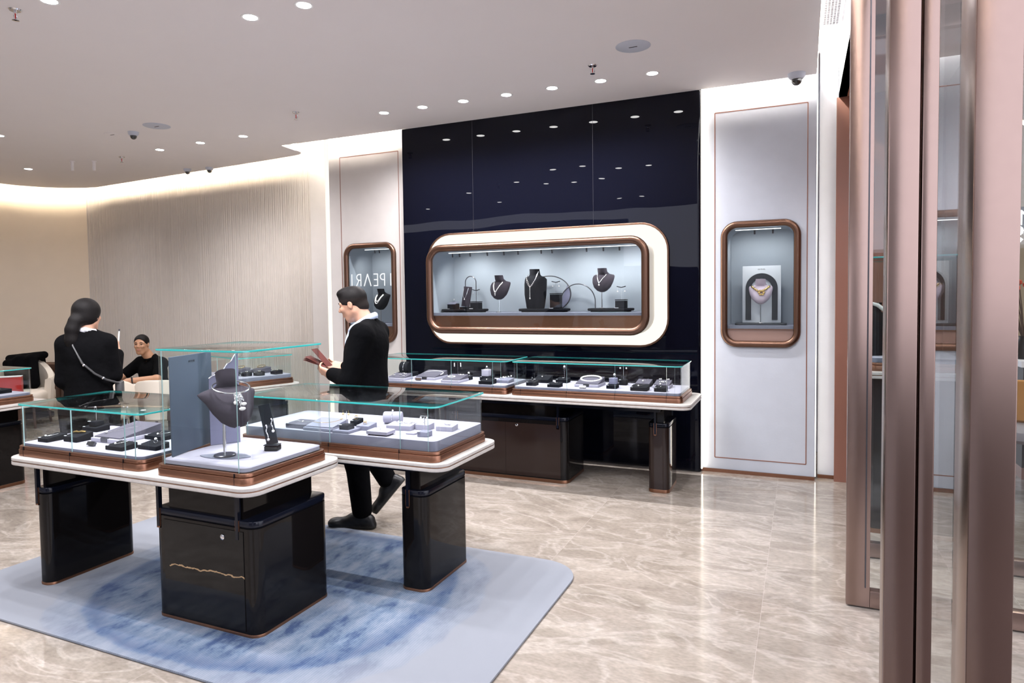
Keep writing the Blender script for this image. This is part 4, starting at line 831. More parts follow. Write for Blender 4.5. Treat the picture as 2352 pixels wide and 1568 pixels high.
win_stand('tall black block stand with two pearl earrings before the large hoop', -2.166, .145, .255, ''); earrings('round pearl earring before the large hoop', -2.166, 6.13, zp+.25, .032, .03, s=1.2)
win_stand('short black block stand with two pearl earrings by the third bust', -1.527, .08, .195, ''); earrings('round pearl earring by the third bust', -1.527, 6.13, zp+.19, .034, .03, s=1.2)
t = tag(MB().tube([(-.062, 0, 0), (-.062, 0, .30)]+[(-.062*math.cos(a), 0, .30+.065*math.sin(a)) for a in np.linspace(.2, PI-.2, 12)]+[(.062, 0, .30), (.062, 0, 0)], .005, 8).build('arch_hoop', 'steel_dark'), 'thin dark arch standing behind the leaning easel', 'arch'); t.location = (-3.14, 6.24, zp-.03)
t = thing('ring_hoop', 'large dark hoop with a lower lilac disc behind the tall bust', 'hoop', (-2.30, 6.30, 1.622)); MB().tube([(.228*math.cos(2*PI*i/48), 0, .228*math.sin(2*PI*i/48)) for i in range(48) if 1], .006, 8, True).xf(Matrix.Scale(.78, 4, (0, 0, 1))).build('ring', 'steel_dark', t)
m_ = MB(); q = [(.222*math.cos(a), .172*math.sin(a)) for a in np.linspace(-PI, PI, 49)[:-1]]; q = [p for p in q if p[0] > .06 and p[1] < .09]; m_.rings([[(x, .002, z) for x, z in q], [(x, .006, z) for x, z in q]]); m_.build('half_disc', 'lilac_card', t, 0)
t = tag(MB().tube([(.175, 0, -.092), (.175, 0, -.05)]+[(.175*math.cos(a), 0, .175*math.sin(a)) for a in np.linspace(0, PI*.93, 36)], .005, 8).build('half_hoop', 'steel_dark'), 'thin half hoop standing between the tall bust and the third bust', 'hoop'); t.location = (-1.997, 6.29, 1.54); t.scale = (1, 1, 1)
b1 = bust('dark bust on a thin rod, first from the far end of the large window', -2.790, 6.17, sh, .235, .245, .125, rz=math.radians(-14)); bust_necklace('broad white pearl necklace on the first dark bust', b1, .235, .245, .125, .46, (.72, .30, 1.25), .0065, 'pearl', 26, ((0, .24, .008, 'pearl'), (.01, .18, .006, 'silver')))
b2 = bust('tall full black bust in the middle of the large window', -2.40, 6.17, zp, .235, .385, 0, 'velvet_black', rz=math.radians(-10), tall=True)
t = thing('necklace', 'long bead necklace with a hanging tail on the tall black bust', 'necklace', b2.location[:], b2.rotation_euler.z)
MB().tube([tuple(p) for p in [Vector((-.052, -.035, .335)), Vector((-.06, -.055, .30)), Vector((-.05, -.072, .26)), Vector((-.025, -.082, .225)), Vector((-.003, -.086, .205)), Vector((.025, -.083, .235)), Vector((.045, -.074, .275)), Vector((.057, -.055, .315)), Vector((.055, -.02, .36))]], .0035, 7).build('strand', 'silver', t)
for i in range(8): MB().ball((-.004, -.087, .20-.0145*i), .0052 if i < 7 else .008, 8).build('drop', 'pearl', t)
for i in range(12): MB().ball((-.056+.052*i/5.5 if i < 6 else -.003+.055*(i-5.5)/6, -.060-.028*(1-abs(i-5.5)/5.5), .29-.08*(1-abs(i-5.5)/5.5)), .0048, 8).build('bead', 'pearl', t)
b3 = bust('dark bust on a rod, nearest the entrance in the large window', -1.722, 6.17, zp, .225, .225, .150, rz=math.radians(-14)); bust_necklace('slim silver V necklace with one pearl on the bust nearest the entrance', b3, .225, .225, .150, .44, (.74, .36, 1.0), .0042, 'silver', 30, ((0, .30, .009, 'pearl'),))
# --- pale panel window
t = thing('display_card', 'white card with a black arch behind the pink bust', 'card', (-.335, 6.52, 1.33)); MB().rbox(-.163, .163, 0, .03, 0, .518, .003, .002, 2).build('board', 'card_white', t)
ao = [(-.136, .03)]+[(-.136*math.cos(a), .315+.136*math.sin(a)) for a in np.linspace(0, PI, 21)]+[(.136, .03)]; ai = [(-.088, .03)]+[(-.088*math.cos(a), .315+.088*math.sin(a)) for a in np.linspace(0, PI, 21)]+[(.088, .03)]
m_ = MB(); m_.rings([[(x, -.001, z) for x, z in ao], [(x, -.010, z) for x, z in ao], [(x, -.010, z) for x, z in ai], [(x, -.001, z) for x, z in ai]], 0, False, False, False); m_.build('arch', 'card_black', t, 0)
L_, WW = bar_letters('GN PEARL', .010, .001); m_ = MB()
for ch in L_:
    for s_ in ch: stroke(m_, s_, .0014, lambda x, z, d: (x-WW/2, -.0005-.0005*d, z+.482))
m_.build('logo', 'steel_dark', t, 0)
t = tag(MB().rbox(-.215, .215, -.09, .09, 0, .016, .02, .003, 4).build('display_plinth', 'card_black'), 'flat black plinth under the pink bust', 'plinth'); t.location = (-.335, 6.43, 1.319)
b4 = bust('small pink bust on a rod before the black arch', -.338, 6.42, 1.335, .20, .225, .168, 'bust_lilac', foot='silver')
t = thing('gold_necklace', 'golden flower necklace on the pink bust', 'necklace', b4.location[:])
P = [bust_front(.20, .225, .168, .78*(i/12*2-1), .50+.22*abs(i/12*2-1)**1.5) for i in range(13)]
MB().tube([tuple(Vector(P[int(a)])*(1-(a-int(a)))+Vector(P[min(12, int(a)+1)])*(a-int(a))) for a in np.linspace(0, 12, 46)], lambda q: .0115*(.5+.5*abs(math.sin(PI*q*8))), 6).build('chain', 'gold', t, 80)
for i in range(6):
    c_ = Vector(bust_front(.20, .225, .168, .10, .46))+Vector((.019*math.cos(i*1.05), -.008, .019*math.sin(i*1.05))); MB().ball(c_, .014, 8, 0, (1, .5, .7)).build('petal', 'gold', t)
# --- window behind the man
t = thing('display_card', 'black upright card behind the pearl bust in the far window', 'card', (-4.20, 6.60, 1.33)); MB().box(-.14, .18, 0, .02, 0, .50).build('board', 'card_black', t, 0)
b5 = bust('dark bust with a double pearl strand behind the walking man', -4.40, 6.45, 1.335, .24, .24, .135, 'velvet_black', rz=math.radians(-18), foot='silver')
bust_necklace('outer strand of white pearls behind the walking man', b5, .24, .24, .135, .50, (.72, .30, 2.2), .0075, 'pearl', 30); bust_necklace('inner strand of white pearls behind the walking man', b5, .24, .24, .135, .42, (.74, .40, 2.2), .0065, 'pearl', 26)
# ------------------------------------------------------------------ glazed doors and the shop window alcove
def leaf(name, label, x0, x1, y, st=.107, dp=.055, zb=.008, top=3.2, rail=.085):
    t = thing(name, label, 'glass door', (x0, y, 0)); w_ = x1-x0
    for a in (0, w_-st):
        p = MB().rbox(a, a+st, 0, dp, zb, top, .003, .0015, 2).build('stile', 'bronze', t)
        MB().box(a+st*.78 if a == 0 else a+st*.1, a+st*.84 if a == 0 else a+st*.16, -.0015, .002, zb+.1, top-.1).build('bead', 'steel_dark', p, 0)
    MB().rbox(st, w_-st, 0, dp, zb, zb+rail, .003, .0015, 2).build('bottom_rail', 'bronze', t)
    MB().rbox(st, w_-st, 0, dp, top-.12, top, .003, .0015, 2).build('top_rail', 'bronze', t)
    MB().box(st-.01, w_-st+.01, dp*.4, dp*.4+.012, zb+rail-.01, top-.11, 0).build('glass_pane', 'door_glass', t, 0)
    return t
leaf('glass_door', 'bronze framed glass door leaf standing between the brown alcove and the big posts', .213, 2.3, 3.78)
leaf('glass_door', 'second bronze framed glass leaf behind the first, before the window counter', .262, 2.4, 4.52, .10)
def post(label, parts, name='door_post'):
    t = thing(name, label, 'post', (0, 0, 0))
    for nm, x0, x1, y0, y1 in parts: MB().rbox(x0, x1, y0, y1, .002, 3.6, .003, .0015, 2).build(nm, 'bronze', t)
    return t
post('wide bronze door post with several vertical steps, beside the glass leaf', [('stile', .1355, .183, 1.35, 1.41), ('stop', .183, .1865, 1.372, 1.41), ('stile', .1865, .2105, 1.354, 1.41)])
post('broad bronze post nearest the camera at the picture edge', [('stile', .300, .376, 1.56, 1.695), ('stop', .304, .372, 1.695, 1.70)])
t = thing('glass_door', 'clear glass leaf whose face reflects the pale panel, between the big bronze posts', 'glass door', (.300, 1.70, 0)); MB().box(0, .010, .002, .30, .09, 3.4).build('glass_pane', 'door_glass', t, 0); MB().box(-.010, .020, .002, .30, .004, .09).build('bottom_rail', 'bronze', t, 0)
t = thing('downlight', 'downlight in the brown alcove ceiling above the window counter', 'downlight', (.75, 5.2, 3.206)); spot(t, 40, 130, (1, .95, .9)); MB().lathe([(.0005, -.002), (.05, -.002), (.05, 0), (.0005, 0)], 20).build('lens', 'lamp', t, 0)
# window counter in the alcove
t = thing('window_counter', 'black window counter with a stone top in the brown alcove, behind the glass leaves', 'counter', (.86, 5.35, 0))
MB().rbox(-.47, .10, -.33, .45, .03, 1.035, .06, 0, 8).build('cabinet', 'lacquer', t); MB().rbox(-.47, .10, -.335, .45, 0, .03, .06, 0, 8).build('plinth', 'copper_dark', t)
MB().rbox(-.54, .15, -.40, .50, 1.058, 1.078, .08, .003, 8).build('tabletop', 'stone', t); MB().rbox(-.54, .15, -.40, .50, 1.035, 1.054, .08, .003, 8).build('lower_slab', 'stone', t); MB().rbox(-.537, .147, -.397, .497, 1.054, 1.058, .08, 0, 8).build('trim_band', 'copper_dark', t)
SH = showcase('glass case on the window counter, behind the glass leaves', .40, .96, 5.02, 5.78, 1.83, (), .03, z0=1.078)
SH['group'] = 'glass showcases on the tables'
bw_ = bust('black bust in side view with a thick pearl strand, behind the glass leaf', .452, 5.30, 1.165, .26, .36, 0, 'velvet_black', rz=math.radians(60), tall=True)
t = tag(MB().tube([(-.07, -.085, .36), (-.03, -.10, .345), (.01, -.115, .31), (.04, -.125, .265), (.055, -.13, .215)], lambda q: .014*(.75+.25*abs(math.sin(PI*q*13))), 8).build('pearl_necklace', 'pearl', None, 80), 'thick pearl strand on the black bust in side view', 'necklace'); t.location = (.46, 5.27, 1.165); t.rotation_euler = (0, 0, math.radians(20))
# the mall beyond, a sliver at the picture edge
struct(MB().box(.5, 14, 12.0, 12.2, 0, 5).build('wall_mall', 'mall_beige', smooth=0), 'tan wall across the mall', 'wall')
struct(MB().box(.45, 14, 3, 12, 4.2, 4.3).build('ceiling_mall', 'mall_beige', smooth=0), 'tan ceiling of the mall', 'ceiling')
t = thing('hanging_sign', 'dark hanging sign with white arrows beyond the nearest post', 'sign', (2.69, 7.6, 2.16)); MB().box(-1.0, 1.2, 0, .06, 0, .20).build('board', 'mall_dark', t, 0)
m_ = MB()
for ox, rot in ((-.86, 0), (-.05, -.8), (.25, -.8)):
    co, si = math.cos(rot), math.sin(rot)
    for a, b_ in (((0, -.06), (0, .06)), ((-.045, .015), (0, .06)), ((.045, .015), (0, .06))):
        stroke(m_, [(a[0]*co-a[1]*si, a[0]*si+a[1]*co), (b_[0]*co-b_[1]*si, b_[0]*si+b_[1]*co)], .018, lambda x, z, d, ox=ox: (ox+x, -.002-.004*d, .10+z))
m_.build('arrows', 'sign_white', t, 0)
t = thing('window_lettering', 'white reversed letters beyond the nearest post, below the hanging sign', 'lettering', (1.70, 7.3, 2.03)); L_, WW = bar_letters('NDS', .12, .03, True)
for ch in L_:
    m_ = MB()
    for s_ in ch: stroke(m_, s_, .032, lambda x, z, d: (x, -.01*d, z))
    m_.build('letter', 'sign_white', t, 0)
t = thing('mall_showcase', 'low glass topped showcase beyond the nearest post', 'showcase', (2.30, 7.2, 0)); MB().box(-.6, .6, -.3, .3, .1, .95).build('cabinet', 'mall_dark', t, 0); MB().box(-.62, .62, -.32, .32, .95, 1.0).build('countertop', 'white', t, 0); MB().box(-.6, .6, -.3, .3, 0, .1).build('plinth', 'bronze_brown', t, 0)
t = thing('lounge_chair', 'grey cushioned chair with splayed legs beyond the nearest post', 'chair', (1.74, 6.55, 0), -.3); MB().rbox(-.28, .28, -.27, .27, .40, .50, .12, .03, 6).build('seat', 'grey_cloth', t)
for a in (-1, 1):
    for b_ in (-1, 1): MB().tube([(.2*a, .18*b_, .41), (.27*a, .25*b_, 0)], .02, 8).build('leg', 'dark_wood', t)
MB().rbox(-.28, .28, .2, .28, .5, .85, .03, .02, 4).build('backrest', 'orange_cloth', t)
t = thing('potted_branches', 'dark vase of twigs with red blossom beyond the nearest post', 'plant', (1.76, 7.15, 1.0)); MB().lathe([(.0005, 0), (.05, 0), (.07, .08), (.035, .18), (.04, .2), (.0005, .2)], 16).build('vase', 'mall_dark', t)
m_ = MB(); tips = []
for i in range(16):
    a = rnd.uniform(0, 6.28); h_ = rnd.uniform(.3, .62); q = (math.cos(a)*rnd.uniform(.1, .3), math.sin(a)*.2, .2+h_); m_.tube([(0, 0, .15), (q[0]*.4, q[1]*.4, .2+h_*.5), q], .005, 5); tips.append(q)
m_.build('twigs', 'twig', t); m_ = MB()
for q in tips: m_.ball(q, .028, 6)
o = m_.build('blossom', 'red_blossom', t); o['kind'] = 'stuff'
for x, y in ((1.4, 4.0), (3.2, 5.2), (2.2, 7.6), (4.5, 8.5)):
    o = dup(d0_, (x, y, 4.195), 0, 'downlight in the mall ceiling', 'downlights in the mall ceiling'); spot(o, 60, 130, (1, .85, .65))
t = thing('linear_lamp', 'thin glowing lamp line on the mall ceiling beyond the nearest post', 'lamp', (2.4, 9.5, 3.42)); MB().box(-.02, .02, -.9, .9, 0, .02).xf(Matrix.Rotation(-.5, 4, 'Z')).build('diffuser', 'mall_lamp', t, 0); MB().box(-.025, .025, -.92, .92, .02, .04).xf(Matrix.Rotation(-.5, 4, 'Z')).build('housing', 'mall_beige', t, 0)
# ------------------------------------------------------------------ smooth bodies: blended volumes turned into one skin
class Sdf:
    def __init__(s, lo, hi, res):
        s.lo = np.array(lo, np.float32); s.res = res
        s.ax = [np.arange(lo[i], hi[i], res, dtype=np.float32) for i in range(3)]
        s.D = np.full([len(a) for a in s.ax], .2, np.float32)
    def _blk(s, lo, hi):
        sl = []
        for i in range(3):
            a = int(max(0, math.floor((lo[i]-s.lo[i])/s.res))); b_ = int(min(len(s.ax[i]), math.ceil((hi[i]-s.lo[i])/s.res)+1)); sl.append(slice(a, max(a, b_)))
        return tuple(sl), (s.ax[0][sl[0]][:, None, None], s.ax[1][sl[1]][None, :, None], s.ax[2][sl[2]][None, None, :])
    def _mix(s, sl, d, k, sub):
        D = s.D[sl]
        if D.size == 0: return
        if sub: h = np.clip(.5-.5*(D+d)/k, 0, 1); s.D[sl] = D*(1-h)-d*h+k*h*(1-h)
        else: h = np.clip(.5+.5*(D-d)/k, 0, 1); s.D[sl] = D*(1-h)+d*h-k*h*(1-h)
    def cap(s, a, b_, ra, rb=None, k=.02, sub=False):
        rb = ra if rb is None else rb; a = np.array(a, np.float32); b_ = np.array(b_, np.float32); m = max(ra, rb)+.05+k
        sl, (X, Y, Z) = s._blk(np.minimum(a, b_)-m, np.maximum(a, b_)+m); ba = b_-a; q = float(ba@ba)+1e-9
        t = np.clip(((X-a[0])*ba[0]+(Y-a[1])*ba[1]+(Z-a[2])*ba[2])/q, 0, 1)
        d = np.sqrt((X-a[0]-t*ba[0])**2+(Y-a[1]-t*ba[1])**2+(Z-a[2]-t*ba[2])**2)-(ra+(rb-ra)*t); s._mix(sl, d, k, sub); return s
    def chain(s, pts, rs, k=.02):
        for i in range(len(pts)-1): s.cap(pts[i], pts[i+1], rs[i], rs[i+1], k)
        return s
    def ell(s, c, r, rot=None, k=.02, sub=False):
        c = np.array(c, np.float32); m = max(r)+.05+k; sl, (X, Y, Z) = s._blk(c-m, c+m); X, Y, Z = X-c[0], Y-c[1], Z-c[2]
        if rot is not None: R_ = np.array(rot.to_3x3()).T if hasattr(rot, 'to_3x3') else rot; X, Y, Z = [R_[i][0]*X+R_[i][1]*Y+R_[i][2]*Z for i in range(3)]
        k0 = np.sqrt((X/r[0])**2+(Y/r[1])**2+(Z/r[2])**2); k1 = np.sqrt((X/r[0]**2)**2+(Y/r[1]**2)**2+(Z/r[2]**2)**2)+1e-6
        s._mix(sl, k0*(k0-1)/k1, k, sub); return s
    def keep(s, nrm, d0):
        """keep the half space n.p > d0"""
        n_ = np.array(nrm, np.float32); n_ /= np.linalg.norm(n_); s.D = np.maximum(s.D, d0-(n_[0]*s.ax[0][:, None, None]+n_[1]*s.ax[1][None, :, None]+n_[2]*s.ax[2][None, None, :])); return s
    def mesh(s):
        D = s.D; n = np.array(D.shape)-1; I = D < 0
        co = [(i, j, k) for i in (0, 1) for j in (0, 1) for k in (0, 1)]
        cnt = sum(I[c[0]:c[0]+n[0], c[1]:c[1]+n[1], c[2]:c[2]+n[2]].astype(np.int8) for c in co)
        act = np.argwhere((cnt > 0) & (cnt < 8)); ids = np.full(n, -1, np.int64); ids[tuple(act.T)] = np.arange(len(act))
        V = [D[act[:, 0]+c[0], act[:, 1]+c[1], act[:, 2]+c[2]] for c in co]
        P = np.zeros((len(act), 3)); N = np.zeros(len(act))
        for a in range(8):
            for b_ in range(a+1, 8):
                if sum(x != y for x, y in zip(co[a], co[b_])) != 1: continue
                w_ = (V[a] < 0) != (V[b_] < 0); t = np.where(w_, V[a]/(V[a]-V[b_]+1e-12), 0)
                P += w_[:, None]*(np.array(co[a])+t[:, None]*(np.array(co[b_])-np.array(co[a]))); N += w_
        P = s.lo+(act+P/N[:, None])*s.res; F = []
        for ax in range(3):
            o1, o2 = [q for q in range(3) if q != ax]
            A = np.moveaxis(I, (ax, o1, o2), (0, 1, 2)); G = np.moveaxis(ids, (ax, o1, o2), (0, 1, 2))
            x = A[:-1, 1:-1, 1:-1] != A[1:, 1:-1, 1:-1]; i, j, k = np.nonzero(x)
            q = np.stack([G[i, j, k], G[i, j+1, k], G[i, j+1, k+1], G[i, j, k+1]], 1)
            fl_ = A[i, j+1, k+1] ^ (ax == 1); q[~fl_] = q[~fl_][:, ::-1]; F.append(q)
        return P, np.concatenate(F)
    def build(s, name, mats, parent=None, paint=None):
        P, F = s.mesh(); me = bpy.data.meshes.new(name); me.from_pydata(P.tolist(), [], F.tolist())
        for q in ([mats] if isinstance(mats, str) else mats): me.materials.append(MT[q])
        if paint is not None: me.polygons.foreach_set('material_index', paint(P[F].mean(1)).astype(np.int32))
        me.polygons.foreach_set('use_smooth', [True]*len(me.polygons)); me.update()
        o = bpy.data.objects.new(name, me); C.objects.link(o); o.parent = parent; return o
def rotm(yaw=0, pitch=0, roll=0):
    return Matrix.Rotation(yaw, 3, 'Z') @ Matrix.Rotation(pitch, 3, 'Y') @ Matrix.Rotation(roll, 3, 'X')
def head(s, c, R_, sc=1.0, k=.012, wide=1.0):
    f = lambda x, y, z: tuple(Vector(c)+R_ @ (Vector((x, y*wide, z))*sc)); e = lambda p, r, sub=False, kk=k: s.ell(f(*p), [q*sc for q in r], R_, kk, sub)
    e((-.012, 0, .035), (.097, .076*wide, .082)); e((.022, 0, -.030), (.068, .062*wide, .082), kk=.03); s.cap(f(.052, -.012, -.098), f(.052, .012, -.098), .018*sc, k=.03)
    for y in (-1, 1):
        s.cap(f(-.008, .050*y, -.055), f(.045, .022*y, -.096), .020*sc, .016*sc, .025); e((.070, .034*y, -.018), (.022, .022, .020), kk=.02)
        s.cap(f(.080, .012*y, .026), f(.070, .046*y, .024), .010*sc, k=.014); e((.094, .030*y, .006), (.010, .015, .009), True, .012)
        e((-.006, .076*y, -.004), (.018, .007, .030), kk=.006); e((.001, .084*y, .0), (.008, .006, .016), True, .006); e((.096, .010*y, -.024), (.010, .008, .007), kk=.006)
    s.cap(f(.086, 0, .018), f(.108, 0, -.018), .007*sc, .011*sc, .012); s.cap(f(.084, -.018, -.054), f(.084, .018, -.054), .0075*sc, k=.008); s.cap(f(.081, -.014, -.066), f(.081, .014, -.066), .008*sc, k=.006)
    return f
def face_paint(f, R_, c, sc=1.0):
    Ri = np.array(R_.transposed()); c = np.array(c)
    def p(Q):
        L = (Q-c) @ Ri.T/sc; return ((L[:, 0] > .080) & (abs(L[:, 1]) < .017) & (L[:, 2] < -.053) & (L[:, 2] > -.067)).astype(int)
    return p
def face_bits(f, R_, parent, brow='hair'):
    for y in (-1, 1):
        MB().tube([f(.090, .014*y, .029), f(.088, .03*y, .034), f(.078, .046*y, .029)], lambda t: .0042*(1-.5*abs(t-.3)), 6).build('eyebrow', brow, parent)
        MB().ball((0, 0, 0), .0125, 10, 0, (.5, 1, .42)).xf(Matrix.Translation(f(.0815, .031*y, .006)) @ R_.to_4x4()).build('eye', 'eye', parent)
def hand(s, wr, d, nrm, side=1, curl=.5, sc=1.0, thumb_in=.4):
    """palm, four fingers and a thumb; d runs along the fingers, nrm is the palm's facing, thumb to the side of cross(nrm, d)*side"""
    wr, d, nrm = Vector(wr), Vector(d).normalized(), Vector(nrm); nrm = (nrm-d*nrm.dot(d)).normalized(); lt = nrm.cross(d)*side
    for i, (o_, L, w_) in enumerate(((.026, .078, .0088), (.008, .088, .0090), (-.010, .082, .0086), (-.027, .064, .0078))):
        kn = wr+d*(.092-.006*abs(i-1))*sc+lt*o_*sc; s.cap(wr+d*.012*sc+lt*o_*.55*sc, kn, .014*sc, .0115*sc, .012)
        p, dd = kn, d.copy(); ax = dd.cross(nrm)
        for j, q in enumerate((.45, .32, .23)):
            dd = Matrix.Rotation(curl*(.75, 1.0, .7)[j]*(1+.08*i), 3, ax) @ dd; e = p+dd*L*q*sc; s.cap(p, e, w_*sc*(1-.08*j), w_*sc*(.93-.08*j), .003); p = e
    b_ = wr+d*.028*sc+lt*.022*sc; m = b_+(d*.75+lt*.75+nrm*thumb_in*.5).normalized()*.042*sc; t = m+(d*.9+lt*.15+nrm*thumb_in).normalized()*.034*sc; e = t+(d*.9-lt*.1+nrm*thumb_in).normalized()*.024*sc
    s.cap(b_, m, .014*sc, .0115*sc, .010); s.cap(m, t, .0112*sc, .0098*sc, .003); s.cap(t, e, .0098*sc, .0082*sc, .003)
def shoe(name, parent, ankle, yaw, pitch, mat='leather'):
    s = Sdf((-.13, -.09, -.12), (.27, .09, .12), .004)
    s.cap((-.045, 0, -.045), (.06, 0, -.035), .046, .045, .03).cap((.05, 0, -.05), (.19, 0, -.062), .045, .032, .03).ell((.19, .005, -.062), (.055, .047, .034), None, .02).cap((0, 0, 0), (-.005, 0, .05), .052, .050, .02)
    s.cap((-.06, 0, -.075), (.20, 0, -.078), .040, .042, .01); s.keep((0, 0, 1), -.095); s.keep((0, 0, -1), -.065)
    P = lambda Q: (Q[:, 2] < -.072).astype(int)
    o = s.build(name, [mat, 'sole'], parent, P); o.location = ankle; o.rotation_euler = (0, pitch, yaw)
    lc = MB()
    for i in range(4): lc.tube([(.045+.022*i, -.030, -.010-.012*i), (.05+.022*i, 0, .002-.012*i), (.045+.022*i, .030, -.010-.012*i)], .003, 5)
    lc.build('laces', 'black_cloth', o); return o

# ------------------------------------------------------------------ the walking man in the dark suit
PM = thing('person', 'man in a dark suit walking behind the second table, reading a red folder', 'person', (-2.795, 3.91, 0), math.radians(196))
HC, HR = (.092, 0, 1.560), rotm(0, .30)
B = Sdf((-.25, -.36, 0), (.46, .36, 1.74), .0045)
f = head(B, HC, HR, .98); B.cap(f(-.03, 0, -.05), (-.02, 0, 1.40), .057, .062, .03)
B.ell((.0, 0, 1.20), (.10, .15, .20)); B.ell((0, 0, .95), (.10, .14, .14)); LS, RS = (-.03, .175, 1.345), (-.02, -.175, 1.345)
LE, RE = (.045, .225, 1.055), (.06, -.215, 1.06); LW, RW = (.205, .135, 1.085), (.20, -.10, 1.11)
for a, e, w_ in ((LS, LE, LW), (RS, RE, RW)): B.chain([a, e, w_], [.05, .042, .030])
hand(B, LW, (.93, -.25, .22), (.1, -.75, .55), -1, .55); hand(B, RW, (.95, .15, .12), (-.05, .8, .5), 1, .5)
for a, kn, an in (((.0, .09, .86), (.055, .09, .47), (.02, .09, .11)), ((0, -.09, .86), (-.01, -.09, .47), (-.105, -.09, .27))): B.chain([a, kn, an], [.075, .05, .038])
body = B.build('body', ['skin', 'lips'], PM, face_paint(f, HR, HC, .98)); face_bits(f, HR, PM)
J = Sdf((-.27, -.38, .66), (.36, .38, 1.52), .0055)
J.ell((.005, 0, 1.20), (.145, .205, .22)).ell((.02, 0, .98), (.165, .20, .24), None, .06).ell((.025, 0, .82), (.172, .205, .18), None, .06).ell((-.06, 0, 1.30), (.085, .175, .12), None, .05)
for y in (-1, 1): J.cap((-.035, .05*y, 1.425), (-.03, .165*y, 1.365), .045, .072, .05)
for a, e, w_ in ((LS, LE, LW), (RS, RE, RW)): J.chain([a, e], [.082, .068], .035); J.chain([e, tuple(Vector(e).lerp(Vector(w_), .93))], [.068, .047], .02)
J.cap((.09, 0, 1.42), (.15, 0, 1.25), .03, .012, .02, True); J.keep((0, 0, 1), .735); J.build('jacket', 'suit', PM)
m_ = MB().tube([(-.068, 0, 1.482), (-.048, .056, 1.470), (.015, .078, 1.430), (.078, .055, 1.392), (.11, 0, 1.372), (.078, -.055, 1.392), (.015, -.078, 1.430), (-.048, -.056, 1.470)], .022, 8, True, 0, 1.1); m_.build('shirt_collar', 'shirt_blue', PM, 60)
MB().tube([(.10, 0, 1.37), (.135, 0, 1.30), (.15, 0, 1.22)], lambda t: .030*(1-t*.6), 8).build('shirt_front', 'shirt_blue', PM, 60)
T = Sdf((-.28, -.26, .04), (.26, .26, .98), .0055); T.ell((0, 0, .86), (.13, .165, .13)); T.chain([(.0, .09, .84), (.055, .09, .47), (.025, .09, .13)], [.112, .082, .070], .03); T.chain([(.0, -.09, .84), (-.005, -.09, .47), (-.10, -.09, .30)], [.112, .082, .068], .03)
T.keep((0, 0, 1), .075); T.build('trousers', 'suit', PM)
shoe('shoe', PM, (.025, .09, .098), .05, 0); shoe('shoe', PM, (-.100, -.09, .285), 0, math.radians(50))
Hh = Sdf((-.14, -.13, -.12), (.14, .13, .17), .004); Hh.ell((-.013, 0, .038), (.1015, .0805, .0895)).ell((.040, 0, .098), (.048, .056, .029), None, .03).ell((-.056, 0, -.03), (.054, .056, .05), None, .02); Hh.keep((-.30, 0, 1), -.034); Hh.keep((-1, 0, .42), -.052)
h_ = Hh.build('hair', ['hair', 'hair_fade'], PM, lambda Q: (Q[:, 2]-.20*Q[:, 0] < .040+.004*np.sin(Q[:, 0]*900)+.004*np.sin(Q[:, 1]*1300)).astype(int)); h_.location = HC; h_.rotation_euler = HR.to_euler()
FD = thing('folder', 'red brown folded leaflet held open by the walking man', 'leaflet', PM.location[:], PM.rotation_euler.z)
FM = Matrix.Translation((.262, .06, 1.128)) @ Matrix.Rotation(math.radians(-26), 4, 'Y')
for i, (a, y) in enumerate(((0, 0), (4, .004), (8, .008), (-22, -.03))):
    MB().box(0, .165, -.05, .05, 0, .0018).xf(FM @ Matrix.Translation((0, y, 0)) @ Matrix.Rotation(math.radians(a), 4, 'Y')).build('sheet', 'folder', FD, 0)

# ------------------------------------------------------------------ the woman seen from behind
PW = thing('person', 'woman with a long ponytail and black jacket, seen from behind, holding a pen', 'person', (-4.60, 3.12, 0), math.radians(137))
HC, HR = (.02, -.005, 1.505), rotm(-.42, .06)
B = Sdf((-.26, -.36, 0), (.42, .36, 1.66), .005); f = head(B, HC, HR, .93); B.cap(f(-.03, 0, -.05), (-.03, 0, 1.36), .046, .054, .03)
B.ell((-.02, 0, 1.16), (.085, .115, .2)); B.ell((-.01, 0, .92), (.10, .13, .15))
LS, RS, LE, RE, LW, RW = (-.03, .125, 1.31), (-.03, -.125, 1.31), (-.01, .142, 1.06), (.0, -.150, 1.08), (.19, .09, 1.06), (.125, -.170, 1.235)
for a, e, w_ in ((LS, LE, LW), (RS, RE, RW)): B.chain([a, e, w_], [.042, .036, .026])
hand(B, LW, (.9, -.3, .1), (0, -.7, .7), -1, .5, .9); hand(B, RW, (.35, .10, .9), (-.25, .9, .1), 1, 1.0, .92)
for y in (-1, 1): B.chain([(0, .085*y, .85), (.01, .085*y, .46), (-.01, .085*y, .09)], [.08, .052, .036])
B.build('body', ['skin', 'lips'], PW, face_paint(f, HR, HC, .93)); face_bits(f, HR, PW)
J = Sdf((-.30, -.38, .84), (.34, .38, 1.46), .006)
J.ell((-.015, 0, 1.18), (.135, .148, .22)).ell((-.01, 0, 1.0), (.135, .143, .2), None, .06).ell((0, 0, .92), (.135, .145, .12), None, .05).ell((-.05, 0, 1.27), (.09, .14, .11), None, .05)
for y in (-1, 1): J.cap((-.04, .045*y, 1.365), (-.03, .12*y, 1.315), .045, .058, .05)
for a, e, w_ in ((LS, LE, LW), (RS, RE, RW)): J.chain([a, e], [.064, .058], .03); J.chain([e, tuple(Vector(e).lerp(Vector(w_), .88))], [.058, .044], .02)
J.keep((0, 0, 1), .88); J.build('jacket', 'black_cloth', PW)
MB().tube([(-.075, 0, 1.405), (-.055, .05, 1.395), (.0, .062, 1.365), (.05, 0, 1.335), (.0, -.062, 1.365), (-.055, -.05, 1.395)], .019, 8, True, 0, 1.3).build('shirt_collar', 'shirt_white', PW, 60)
T = Sdf((-.2, -.24, .05), (.2, .24, .98), .006); T.ell((0, 0, .88), (.125, .16, .13))
